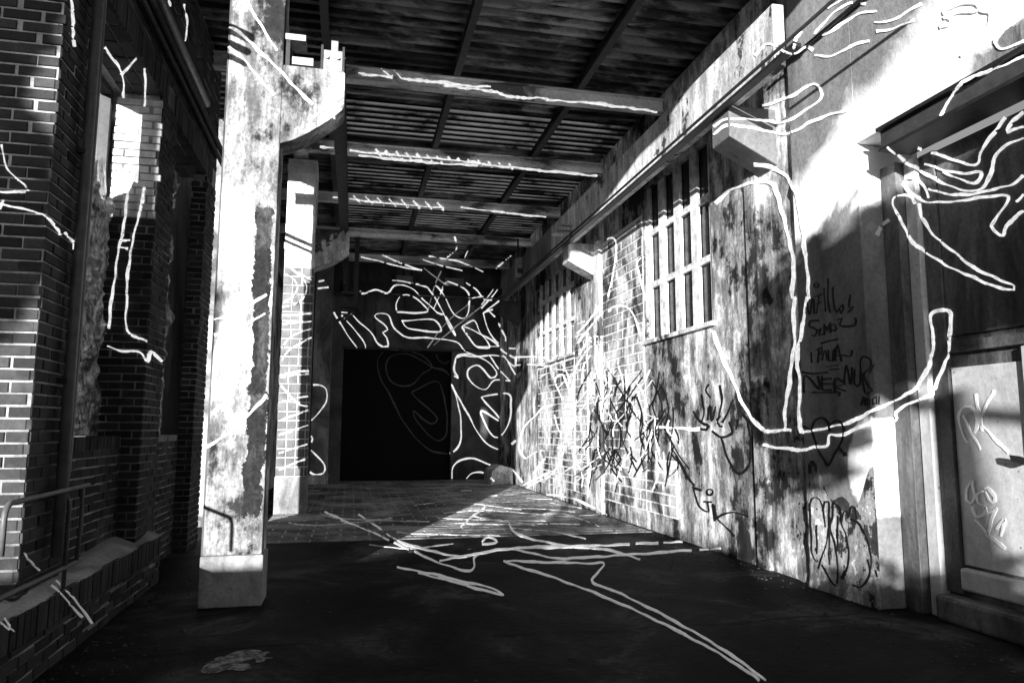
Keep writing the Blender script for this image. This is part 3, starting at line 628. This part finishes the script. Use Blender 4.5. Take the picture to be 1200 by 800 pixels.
def stroke_runs(pts, wpx, jit):
    """cut one path into runs that stay on one thing; each run is a list of (left, right, normal)"""
    wpx *= .60; path = smooth_path(pts); runs = {}; ph = [random.uniform(0, 6.28) for _ in range(4)]; cur = None; last = None
    for i, p in enumerate(path):
        a, b = path[max(i - 1, 0)], path[min(i + 1, len(path) - 1)]; t = b - a
        if t.length < 1e-6: continue
        t.normalize(); nn = Vector((-t.y, t.x)); h = cast(p.x, p.y)
        if h is None or h[2].name.split('.')[0] in SKIP: cur = None; last = None; continue
        loc, nor, root = h; ww = wpx * random.uniform(1 - jit, 1 + jit) * .5 * (1 + .28 * math.sin(i * .21 + ph[0]) + .2 * math.sin(i * .53 + ph[1])); e = []
        wob = nn * (.55 * math.sin(i * .37 + ph[2]) + .45 * math.sin(i * .83 + ph[3])) * min(1, wpx / 3)
        for s in (-1, 1):
            q = p + wob + nn * ww * s; d = ray_dir(q.x, q.y); den = d.dot(nor)
            if abs(den) < .10: break
            x = CAMPOS + d * ((loc - CAMPOS).dot(nor) / den)
            if (x - loc).length > .2: x = loc + (x - loc).normalized() * .2
            e.append(x)
        if len(e) < 2: continue
        if cur is None or last[2] is not root or (last[0] - loc).length > .35:
            cur = []; runs.setdefault(root, []).append(cur)
        cur.append((e[0], e[1], nor)); last = (loc, nor, root)
    return runs
LIFT = [0]
def draw(name, paths, wpx, mat, label, jit=.2, only=None):
    """all strokes of one drawing; on each thing it falls on it is one painted part of that thing"""
    per = {}
    if mat == K: wpx *= 1.2
    for pts in paths:
        for root, rr in stroke_runs(pts, wpx, jit).items(): per.setdefault(root, []).extend(rr)
    LIFT[0] = (LIFT[0] + 1) % 6; lift = .006 + .0012 * LIFT[0]
    for root, rr in per.items():
        if only and root.name.split('.')[0] not in only: continue
        for run in rr:
            if len(run) < 3: continue
            m = MB(); o = 0
            for l, r, n in run: m.v += [tuple(l + n * .001), tuple(l + n * lift), tuple(r + n * lift), tuple(r + n * .001)]
            for i in range(len(run) - 1):
                a = o + 4 * i; m.f += [(a, a + 1, a + 5, a + 4), (a + 1, a + 2, a + 6, a + 5), (a + 2, a + 3, a + 7, a + 6)]
            e = o + 4 * (len(run) - 1); m.f += [(o, o + 3, o + 2, o + 1), (e, e + 1, e + 2, e + 3)]
            m.build(name, mat, root)['label'] = label
def Z(ox, oy, s, *paths): return [[(ox + x / s, oy + y / s) for x, y in p] for p in paths]
def ring(cx, cy, r, n=10): return [(cx + r * math.cos(6.2832 * i / n), cy + r * math.sin(6.2832 * i / n)) for i in range(n + 1)]
def dot(x, y, r=2): return [(x - r, y), (x + r, y)]
L = 'light_line'; K = 'black_paint'
# --- smooth pier and gate: big limb outlines
draw('outline_drawing', Z(800, 0, 2.285,
    [(195, 150), (220, 120), (245, 122), (270, 138), (300, 145), (330, 125), (350, 135)], [(295, 130), (310, 95), (350, 50), (400, 15), (430, 0)],
    [(490, 10), (455, 8), (420, 25), (380, 60), (355, 92), (375, 95), (420, 70), (480, 35), (520, 30)], [(515, 60), (560, 55), (600, 35), (640, 10)], [(520, 85), (570, 75), (620, 55)], [(355, 150), (400, 150), (450, 125), (500, 110)]), 4.2, L, 'white outlines of knuckle-like loops high on the wall')
draw('outline_drawing', Z(800, 0, 2.285,
    [(690, 75), (720, 60), (700, 30), (740, 15), (785, 10), (800, 30), (825, 35), (815, 80), (785, 115), (745, 150)], [(700, 50), (740, 35), (790, 30)],
    [(835, 110), (870, 75), (914, 45)], [(835, 113), (850, 130), (880, 125), (914, 110)], [(690, 310), (715, 270), (745, 225), (790, 200), (850, 180), (914, 150)]), 4.6, L, 'white jagged outline of a hand above the gate')
draw('outline_drawing', Z(800, 0, 2.285,
    [(85, 340), (130, 318), (260, 327), (310, 310), (345, 285), (372, 262), (365, 232), (345, 225), (300, 255), (260, 270), (215, 283)], [(85, 362), (130, 335), (250, 357), (300, 352), (350, 325), (400, 305), (440, 298)]), 4.2, L, 'pair of white wavy lines across the near corbel')
draw('outline_drawing', Z(800, 0, 2.285,
    [(90, 545), (130, 510), (180, 490), (235, 492), (255, 520), (265, 560), (280, 620), (295, 680), (297, 740), (295, 800)], [(190, 440), (230, 445), (270, 465), (295, 500), (310, 540), (320, 600), (330, 680), (340, 800)]) +
    Z(800, 350, 2, [(262, -5), (262, 60), (262, 110), (250, 200), (242, 260), (240, 310)], [(292, -5), (285, 50), (270, 130), (275, 200), (275, 300), (285, 312)],
    [(195, 310), (255, 308)], [(275, 310), (330, 305), (400, 285), (470, 250), (540, 215), (575, 160), (590, 110), (583, 60), (585, 35), (605, 28), (630, 35), (628, 80), (620, 140), (600, 190), (580, 225), (545, 240), (500, 265), (500, 285), (430, 295), (370, 320), (345, 320), (340, 345), (310, 345), (280, 355), (190, 342)],
    [(70, 75), (100, 150), (140, 240), (170, 290), (195, 310)], [(-60, 302), (0, 303), (40, 305)]), 5.2, L, 'large white outline of a bent limb reaching from the corbel towards the gate')
draw('outline_drawing', Z(800, 0, 2.285,
    [(905, 270), (870, 310), (825, 370), (800, 410), (795, 435), (770, 440), (700, 420), (630, 395)], [(650, 440), (700, 455), (760, 465), (800, 462), (795, 485), (770, 490), (700, 460)],
    [(550, 395), (600, 435), (640, 460), (700, 490), (760, 512), (800, 505), (825, 470), (840, 420), (865, 390), (914, 370)],
    [(660, 530), (640, 490), (605, 475), (588, 490), (600, 505), (650, 540), (720, 540), (800, 530), (875, 525), (850, 570), (828, 605), (835, 615), (860, 630), (870, 605), (914, 565)], [(660, 505), (720, 522), (800, 515), (880, 495), (914, 470)],
    [(870, 350), (890, 320), (914, 300)], [(870, 352), (914, 340)], [(895, 540), (914, 520)]), 4.4, L, 'white outlines of branching fingers on the gate')
draw('outline_drawing', Z(800, 0, 2.285, [(625, 545), (610, 525), (575, 525), (565, 545), (585, 595), (620, 650), (680, 695), (750, 730), (820, 760), (890, 778), (890, 765), (850, 750), (780, 715), (720, 670), (670, 625), (640, 580), (632, 545)]), 4.8, L, 'white horn-shaped outline on the gate')
draw('paint_splash', Z(800, 0, 2.285, [(518, 630), (530, 610), (545, 598), (555, 590)]), 9, 'white_paint', 'short white paint splash on the smooth pier')
# --- end wall lettering
draw('outline_lettering', Z(400, 240, 4.446,
    [(45, 405), (80, 420), (108, 460), (180, 442), (240, 460), (275, 425), (320, 418), (375, 440), (430, 495), (500, 562), (535, 570)], [(265, 393), (330, 402), (400, 415), (450, 430)],
    [(450, 430), (460, 412), (490, 420), (530, 465), (570, 540), (600, 580), (640, 592), (662, 560), (668, 500), (660, 460), (620, 425), (570, 405), (540, 405), (510, 480), (480, 545)],
    [(290, 550), (285, 520), (305, 480), (340, 467), (390, 485), (430, 525), (450, 555), (380, 562), (290, 560)], [(315, 603), (400, 600), (485, 600), (520, 660), (430, 655), (345, 640), (315, 603)],
    [(450, 430), (480, 470), (520, 540), (550, 610), (595, 682), (575, 640), (545, 580)],
    [(0, 560), (50, 570), (100, 615), (160, 670), (185, 720), (220, 740), (243, 735), (235, 690), (215, 665), (240, 650), (220, 620), (175, 580), (200, 565), (245, 575), (270, 630), (300, 665), (345, 692), (460, 692), (560, 705), (610, 720), (640, 760), (690, 780)],
    [(0, 575), (60, 640), (110, 700), (125, 745), (100, 770)], [(-40, 560), (0, 625), (80, 745)], [(630, 635), (690, 600), (720, 660), (760, 715), (770, 745), (710, 742), (670, 700), (630, 635)],
    [(640, 635), (720, 670), (800, 715), (850, 770), (910, 800)], [(740, 560), (750, 610), (780, 680), (820, 720), (855, 710), (855, 690), (820, 615), (845, 615)],
    [(650, 405), (700, 440), (740, 490), (785, 495)], [(660, 520), (680, 485), (740, 480)], [(730, 520), (770, 470), (805, 415)], [(730, 540), (790, 470), (830, 420)], [(745, 560), (830, 495)], [(740, 560), (790, 545)], [(760, 545), (800, 585)],
    [(600, 795), (630, 782), (690, 790), (780, 785), (860, 790), (910, 795)], [(710, 742), (800, 738), (908, 748)]), 2.6, L, 'white outlined graffiti letters across the end wall above the doorway')
draw('outline_drawing', Z(400, 240, 4.446, [(55, 258), (180, 290), (300, 320), (420, 342)], [(205, 258), (300, 300), (400, 335)], [(425, 285), (500, 310), (560, 325), (630, 345)], [(455, 267), (560, 285), (640, 305), (740, 348)], [(590, 165), (600, 230), (550, 275), (605, 240)], [(660, 240), (645, 275)], [(790, 345), (885, 265)], [(840, 345), (890, 300)]), 2.2, L, 'thin white sagging lines high at the end of the hall')
draw('outline_drawing', Z(400, 240, 4.446, [(450, 745), (540, 620), (660, 520)], [(480, 730), (640, 600), (740, 520)], [(430, 330), (520, 400), (560, 420)], [(520, 345), (480, 440), (450, 560)]), 1.8, 'faint_light_line', 'faint pale straight strokes across the end wall')
draw('outline_lettering', Z(380, 390, 3.808,
    [(550, 540), (590, 520), (610, 470), (605, 360), (585, 270), (568, 228), (600, 290), (650, 380), (700, 465), (750, 510), (800, 520), (855, 480)], [(700, 285), (820, 272), (835, 330), (825, 400), (790, 455), (760, 465), (730, 430), (700, 350), (785, 395)], [(700, 285), (785, 385)],
    [(830, 215), (760, 210), (720, 250), (670, 235), (640, 195), (645, 160), (680, 145), (710, 165), (745, 200), (770, 185), (755, 155), (710, 115), (650, 95), (595, 100), (585, 130), (580, 170), (598, 200), (580, 190)], [(735, 100), (780, 160), (830, 215)], [(800, 100), (850, 150), (855, 110)], [(820, 130), (855, 185)],
    [(850, 110), (920, 106), (990, 110)], [(855, 145), (920, 140), (990, 145)], [(570, 650), (575, 600), (610, 565), (670, 560), (740, 590)], [(635, 650), (660, 625), (710, 625), (760, 660)], [(570, 648), (640, 680), (760, 710)], [(630, 252), (646, 260)]), 2.6, L, 'white outlined letters stacked on the end wall right of the doorway')
draw('outline_lettering', Z(380, 390, 3.808,
    [(270, 75), (240, 120), (250, 200), (300, 290), (350, 390), (410, 470), (480, 525), (548, 540)], [(270, 75), (330, 75), (400, 85), (450, 110), (480, 150), (440, 180), (400, 225), (350, 238), (300, 215), (275, 160), (290, 110), (340, 92), (400, 105), (480, 150), (530, 165), (565, 195)],
    [(390, 265), (500, 215), (530, 270), (548, 380), (545, 450), (515, 480), (480, 465), (410, 390), (400, 345), (440, 385), (480, 407), (505, 385), (480, 350), (430, 310), (390, 265)], [(490, 75), (510, 120), (545, 135), (565, 110)]), 2.4, 'grey_paint', 'dim grey outlined letter on the black stand-in for the dark doorway')
# --- far part of the plastered wall, and paving
draw('outline_drawing', Z(580, 400, 3.639, [(245, 272), (200, 285), (180, 310), (135, 350), (110, 410), (105, 460), (130, 500), (150, 508)], [(290, 250), (260, 180), (265, 150), (290, 142), (302, 165), (330, 240)], [(330, 240), (345, 120), (390, 40), (415, 20)], [(370, 180), (380, 100), (410, 60)], [(75, 545), (120, 600)], [(165, 560), (215, 500)], [(320, 330), (310, 350), (325, 370), (340, 355), (320, 330)]) +
    Z(580, 240, 4.444, [(590, 480), (610, 400), (620, 330), (632, 250), (630, 190), (610, 170), (585, 180)], [(800, 270), (760, 280), (740, 310), (750, 360), (770, 440), (790, 500)], [(590, 560), (620, 530), (680, 530), (720, 570), (760, 680)], [(430, 670), (500, 590), (560, 510)], [(430, 720), (560, 560)], [(440, 780), (500, 690), (560, 690)]), 2.8, L, 'white looping outlines on the far blockwork of the wall')
draw('outline_drawing', Z(300, 540, 2, [(160, 120), (300, 180), (420, 235), (490, 258), (510, 250), (515, 222), (580, 208), (620, 205), (760, 200)], [(240, 125), (340, 190), (430, 215), (480, 225)], [(330, 250), (400, 262), (470, 280), (540, 295), (580, 315), (540, 305), (440, 278), (380, 262)]), 3.4, 'faint_light_line', 'pale double lines drawn along the floor beside the tiled column')
draw('outline_drawing', Z(300, 540, 2, [(1195, 515), (1090, 440), (960, 365), (850, 310), (790, 285), (800, 262), (815, 240), (760, 240), (580, 235), (590, 240), (700, 275), (830, 325), (960, 385), (1090, 455), (1180, 515)], [(530, 190), (545, 178), (565, 190), (530, 195)]), 3.2, 'faint_light_line', 'long pale double line with a kink running over the near floor')
draw('outline_drawing', Z(300, 540, 2, [(590, 140), (610, 170), (700, 195), (830, 210), (900, 232)], [(430, 235), (600, 205), (760, 200), (1000, 190)], [(600, 205), (700, 228), (800, 225), (1090, 205)], [(830, 130), (750, 90), (650, 75)], [(480, 155), (540, 105), (620, 60), (700, 22)], [(580, 105), (640, 60), (700, 30)]), 3.2, 'faint_light_line', 'tangled pale lines crossing the paving in front of the doorway')
# --- white column and tiled column
draw('outline_drawing', Z(220, 0, 2.667, [(120, 75), (180, 120), (280, 215), (390, 330)], [(115, 135), (190, 205), (270, 300)], [(180, 0), (215, 60), (280, 160)], [(440, 300), (455, 370)], [(395, 370), (440, 330), (490, 300)], [(440, 370), (490, 320)]) + Z(0, 0, 2, [(490, 755), (570, 725), (625, 690)], [(490, 790), (560, 770), (622, 735)]) + Z(0, 400, 2, [(475, 255), (560, 195), (625, 125)]), 4.5, L, 'white diagonal streaks across the lit column', only=('crane_column',))
draw('outline_drawing', Z(305, 300, 5, [(150, 105), (200, 140), (220, 190), (190, 240), (130, 265)], [(165, 60), (240, 120), (270, 180), (255, 240), (200, 285), (130, 300)], [(220, 95), (300, 140)], [(130, 350), (300, 335)], [(130, 395), (300, 385)], [(130, 530), (200, 460), (300, 425)], [(125, 610), (180, 545), (300, 475)], [(120, 690), (295, 670)], [(120, 705), (295, 688)]) +
    Z(305, 450, 5, [(120, 10), (180, 70), (230, 120), (290, 130)], [(120, 100), (290, 70)], [(300, 40), (300, 70), (290, 100)], [(115, 210), (290, 150)], [(110, 300), (290, 235)], [(110, 405), (285, 345)], [(110, 500), (285, 430)]), 2.8, L, 'white arcs and hoops drawn across the tiled column', only=('crane_column',))
draw('outline_drawing', Z(305, 450, 5, [(295, 5), (350, 5), (388, 30), (385, 100), (340, 170), (290, 220)], [(290, 290), (305, 320), (290, 355)], [(290, 375), (340, 430), (378, 480), (370, 520), (320, 530), (290, 515)]) + Z(305, 300, 5, [(310, 155), (375, 145)], [(310, 195), (400, 180)]), 2.6, L, 'white loops on the grey column by the doorway')
draw('outline_drawing', Z(220, 0, 2.667, [(600, 210), (635, 240)], [(640, 215), (665, 245)]), 2.2, L, 'two short white ticks on the roof beam', only=('roof_beam',))
# --- brick wall
draw('outline_drawing', Z(0, 0, 2, [(165, 0), (170, 60), (172, 110)], [(5, 340), (20, 400), (60, 435), (60, 450), (0, 450)], [(10, 470), (0, 490)], [(0, 478), (50, 490), (105, 505), (140, 550)], [(150, 545), (175, 570)], [(172, 570), (175, 630), (185, 655)]), 3.4, L, 'white zigzag line round the near brick pier')
draw('outline_drawing', Z(0, 0, 2, [(235, 95), (285, 170), (290, 230)], [(285, 175), (320, 135)], [(340, 160), (340, 250)], [(300, 400), (295, 500), (280, 580), (265, 680), (255, 770)], [(340, 440), (320, 530), (305, 600), (297, 700), (300, 775), (345, 800)], [(285, 565), (305, 563)], [(280, 580), (300, 583)]) +
    Z(80, 400, 4, [(185, 20), (240, 45), (340, 50), (370, 95), (385, 50), (435, 95)]), 4.2, L, 'two long wavering white lines down the second brick pier')
draw('outline_drawing', Z(80, 0, 4, [(400, 0), (440, 60), (490, 130), (490, 180), (540, 200), (555, 100), (540, 20)], [(505, 230), (530, 230), (545, 260), (540, 300)], [(440, 0), (475, 30), (470, 0)]), 2.4, L, 'thin white squiggle high on the brick wall above the pipes')
# --- black tags
K = 'black_paint'
draw('black_tag', Z(880, 300, 4, [(258, 270), (262, 200), (275, 275), (290, 200), (300, 270)], [(310, 270), (318, 180)], [(300, 190), (335, 178)], [(308, 225), (330, 215)], [(345, 150), (350, 260)], [(362, 105), (365, 240), (375, 265)], [(385, 145), (392, 250), (405, 262)], [(400, 265), (430, 225), (435, 240), (425, 270), (415, 240)], ring(308, 138, 10), [(470, 180), (460, 240), (480, 240), (455, 265)], dot(455, 310, 6)), 2.2, K, 'black spray tag with spiky letters, topmost of the cluster on the smooth pier')
draw('black_tag', Z(880, 300, 4, [(320, 300), (280, 305), (275, 325), (310, 345), (300, 375), (285, 370)], [(315, 350), (330, 340), (320, 370), (340, 365)], [(345, 370), (345, 320), (360, 350), (372, 315), (375, 360)], ring(388, 335, 14), [(405, 300), (430, 290), (415, 320), (440, 330), (490, 320), (490, 290)], [(330, 410), (370, 395), (410, 388)]), 2.2, K, 'black cursive spray tag with a tail, second in the cluster')
draw('black_tag', Z(880, 300, 4, [(315, 500), (320, 430)], [(310, 440), (335, 425), (330, 460), (315, 465)], [(335, 490), (350, 440), (362, 490)], [(365, 440), (368, 490), (385, 490), (385, 440)], [(395, 430), (395, 490), (405, 490)], [(395, 490), (408, 415), (425, 495)], [(385, 470), (430, 465), (470, 468), (478, 440)], [(285, 450), (285, 500)], [(355, 520), (410, 510)], [(370, 532), (415, 527)]), 2.0, K, 'black tag of five capital letters, underlined twice')
draw('black_tag', Z(880, 300, 4, [(250, 640), (255, 560), (320, 620), (315, 560)], [(335, 560), (335, 625), (380, 625)], [(330, 580), (380, 575)], [(330, 600), (390, 597)], [(395, 640), (400, 575), (445, 600), (400, 610), (445, 630)], [(240, 540), (300, 550), (360, 545)], [(290, 640), (420, 640), (415, 655)]), 2.8, K, 'heavy black tag reading NER, struck through')
draw('black_tag', Z(880, 300, 4, [(440, 600), (450, 510), (470, 600), (478, 520)], [(488, 530), (490, 600), (515, 600), (515, 530)], dot(482, 500, 5), dot(498, 505, 5), [(530, 610), (515, 500), (530, 470), (560, 490), (555, 530), (530, 560), (565, 630), (540, 640), (530, 600)], [(575, 510), (555, 550)], dot(490, 640, 5), dot(506, 645, 5),
    [(520, 700), (530, 660), (540, 700)], [(522, 685), (538, 685)], [(545, 665), (548, 695), (558, 695), (560, 665)], [(580, 660), (568, 670), (570, 695), (580, 690)], [(586, 655), (587, 695)], [(597, 655), (597, 695)], [(586, 675), (597, 673)], dot(555, 730, 4), dot(572, 733, 4), dot(588, 735, 4)), 1.9, K, 'black tags with dots, the lower small one reading AUCH')
draw('black_tag', Z(900, 480, 3.2, [(228, 210), (190, 150), (170, 90), (175, 45), (205, 30), (230, 55), (235, 80)], [(235, 60), (255, 40), (280, 50), (287, 90), (265, 140), (228, 210)], [(135, 60), (165, 75)], [(265, 140), (295, 170)], [(285, 172), (297, 172), (296, 158)]), 2.6, K, 'black spray-painted heart with an arrow through it')
draw('black_tag', Z(900, 480, 3.2, [(185, 570), (168, 540), (162, 450), (160, 350), (175, 328), (195, 335), (210, 380), (215, 440)], [(205, 380), (215, 345), (228, 345), (230, 400), (225, 480), (200, 560), (190, 595)], [(245, 345), (245, 400), (235, 440), (255, 520), (265, 600), (258, 650)], [(245, 345), (270, 370), (280, 430), (295, 470), (303, 530), (300, 590), (275, 630)], [(280, 420), (285, 380), (300, 378), (300, 400)], [(305, 405), (315, 360), (328, 365), (335, 410)], [(310, 410), (345, 430), (375, 490), (388, 560), (380, 620), (350, 665), (320, 655)], [(205, 580), (235, 640), (258, 660)]), 2.2, K, 'black bubble-letter throw-up at the foot of the smooth pier')
draw('black_tag', Z(900, 480, 3.2, [(185, 430), (185, 540)], [(232, 400), (232, 580)], [(263, 395), (263, 530)], [(375, 560), (384, 600), (376, 640), (355, 662)], [(148, 360), (148, 440)], [(295, 475), (312, 480)], [(405, 600), (412, 625)], [(428, 635), (432, 650)]), 1.6, K, 'fine black lines and drops of the bubble-letter throw-up')
draw('black_tag', Z(740, 440, 3.639, [(330, 35), (318, 60), (340, 90)], [(265, 150), (300, 200), (330, 215), (320, 230), (295, 225)], [(300, 80), (310, 150), (300, 200)], [(325, 190), (335, 130), (345, 190), (360, 130)], [(380, 40), (385, 120), (370, 200), (390, 215)], [(435, 100), (420, 140), (390, 200)], [(365, 190), (380, 170)], [(345, 235), (385, 262), (430, 240), (420, 195)], [(385, 262), (410, 350), (440, 400), (470, 415), (500, 385), (513, 320), (505, 240), (490, 180), (475, 165)], [(455, 185), (450, 230)]), 3.0, K, 'black sprayed tag with a big looping tail below the barred window')
draw('black_tag', Z(740, 440, 3.639, [(265, 470), (285, 550), (330, 580), (325, 540)], [(265, 475), (300, 490)], ring(337, 497, 13), [(310, 535), (345, 540)], [(355, 550), (365, 600), (400, 640), (440, 685)], [(360, 610), (400, 590), (450, 582), (500, 600)], [(350, 545), (355, 620)], [(190, 340), (230, 410), (270, 470)]), 2.8, K, 'small black tag with a straight tail near the foot of the wall')
rs = random.Random(5); scr = []
for i in range(104):                                   # dense scribble between the white pilaster strip and the barred window
    x, y = rs.uniform(692, 792), rs.uniform(428, 535); a = rs.uniform(-.6, .6); l = rs.uniform(18, 55)
    scr.append([(x, y), (x + math.sin(a) * l * .5 + rs.uniform(-7, 7), y + l * .5), (x + math.sin(a) * l + rs.uniform(-9, 9), y + l * .9)])
draw('black_scribble', scr[:78], 1.5, K, 'dense tangle of black scribbled strokes on the blockwork'); draw('white_scribble', scr[78:], 1.5, 'white_paint', 'thin pale scratches through the black scribble')
# --- white tags on the gate
draw('white_tag', Z(1040, 340, 3.636, [(345, 650), (310, 580), (305, 530), (320, 500), (350, 495), (380, 530), (385, 570), (370, 610)], [(325, 530), (355, 600), (398, 680)], [(378, 440), (395, 540), (405, 600)], [(455, 425), (420, 500), (398, 560), (440, 615), (520, 690)], dot(545, 637, 5), [(340, 725), (340, 745)]), 4.6, 'white_paint', 'thin white tag reading PK on the wicket door')
draw('white_tag', Z(1000, 540, 3.077, [(430, 70), (412, 100), (410, 140), (425, 150), (438, 120), (430, 70)], [(470, 110), (445, 120), (450, 150), (475, 165), (470, 195), (440, 200), (430, 165)], [(475, 100), (485, 95), (510, 130), (505, 150), (490, 140), (475, 110)], [(475, 165), (485, 190), (520, 170)], [(520, 170), (500, 215), (485, 262)], [(440, 210), (490, 265), (550, 315)], [(515, 245), (548, 210), (530, 270)]), 5.0, 'white_paint', 'bold white number tag low on the wicket door')
# --- bright light on the roof beams, put in as glowing strokes
draw('light_streak', [[(470, 93), (500, 95), (540, 100), (575, 102)], [(520, 101), (560, 105), (600, 113), (640, 116)], [(640, 117), (700, 122), (770, 131)], [(420, 86), (460, 91)]], 4.2, L, 'bright streaks of light along the roof beam', .5, ('roof_beam',))
draw('light_streak', [[(375, 172), (450, 181), (520, 187), (600, 196), (700, 206)], [(420, 182), (500, 190), (560, 194)]] + [[(440 + 12 * i, 175 + 1.3 * i), (447 + 12 * i, 184 + 1.3 * i)] for i in range(14)], 3.4, L, 'white streaks and slanting ticks of light along the roof beam', .5, ('roof_beam',))
draw('light_streak', [[(390, 231), (450, 238), (520, 244)], [(540, 243), (580, 248), (640, 254)]] + [[(400 + 14 * i, 228 + 1.2 * i), (408 + 14 * i, 237 + 1.2 * i)] for i in range(9)], 2.4, L, 'slanting white ticks of light along the roof beam', .5, ('roof_beam',))
rt = random.Random(77); thin = []
for i in range(46):                                    # fine pale scratches on the far wall
    x, yv = rt.uniform(612, 700), rt.uniform(380, 590); l = rt.uniform(12, 40); a = rt.choice((-.15, -.7, 1.4)) + rt.uniform(-.25, .25)
    thin.append([(x, yv), (x + l * .5 * math.cos(a) + rt.uniform(-3, 3), yv + l * .5 * math.sin(a)), (x + l * math.cos(a), yv + l * math.sin(a))])
draw('white_scratch', thin, 1.7, 'white_paint', 'fine pale scratches criss-crossing the far blockwork', .4, ('plaster_wall',))
draw('pale_chalk_line', [[(x, yv), (x + rt.uniform(20, 60), yv + rt.uniform(-4, 8)), (x + rt.uniform(70, 130), yv + rt.uniform(-6, 14))] for x, yv in [(rt.uniform(330, 640), rt.uniform(572, 640)) for _ in range(22)]], 1.6, 'white_paint', 'thin pale chalk line across the paving', .4, ('ground',))
draw('outline_drawing', Z(0, 600, 4, [(240, 340), (300, 400), (345, 455), (385, 490)], [(260, 320), (320, 380), (380, 450), (430, 520)], [(110, 190), (150, 240), (180, 275)], [(0, 520), (40, 550)], [(20, 500), (60, 560)]), 3.2, 'faint_light_line', 'slanting streaks of light over the brick plinth')  # glowing strokes put in for slanting light on the plinth
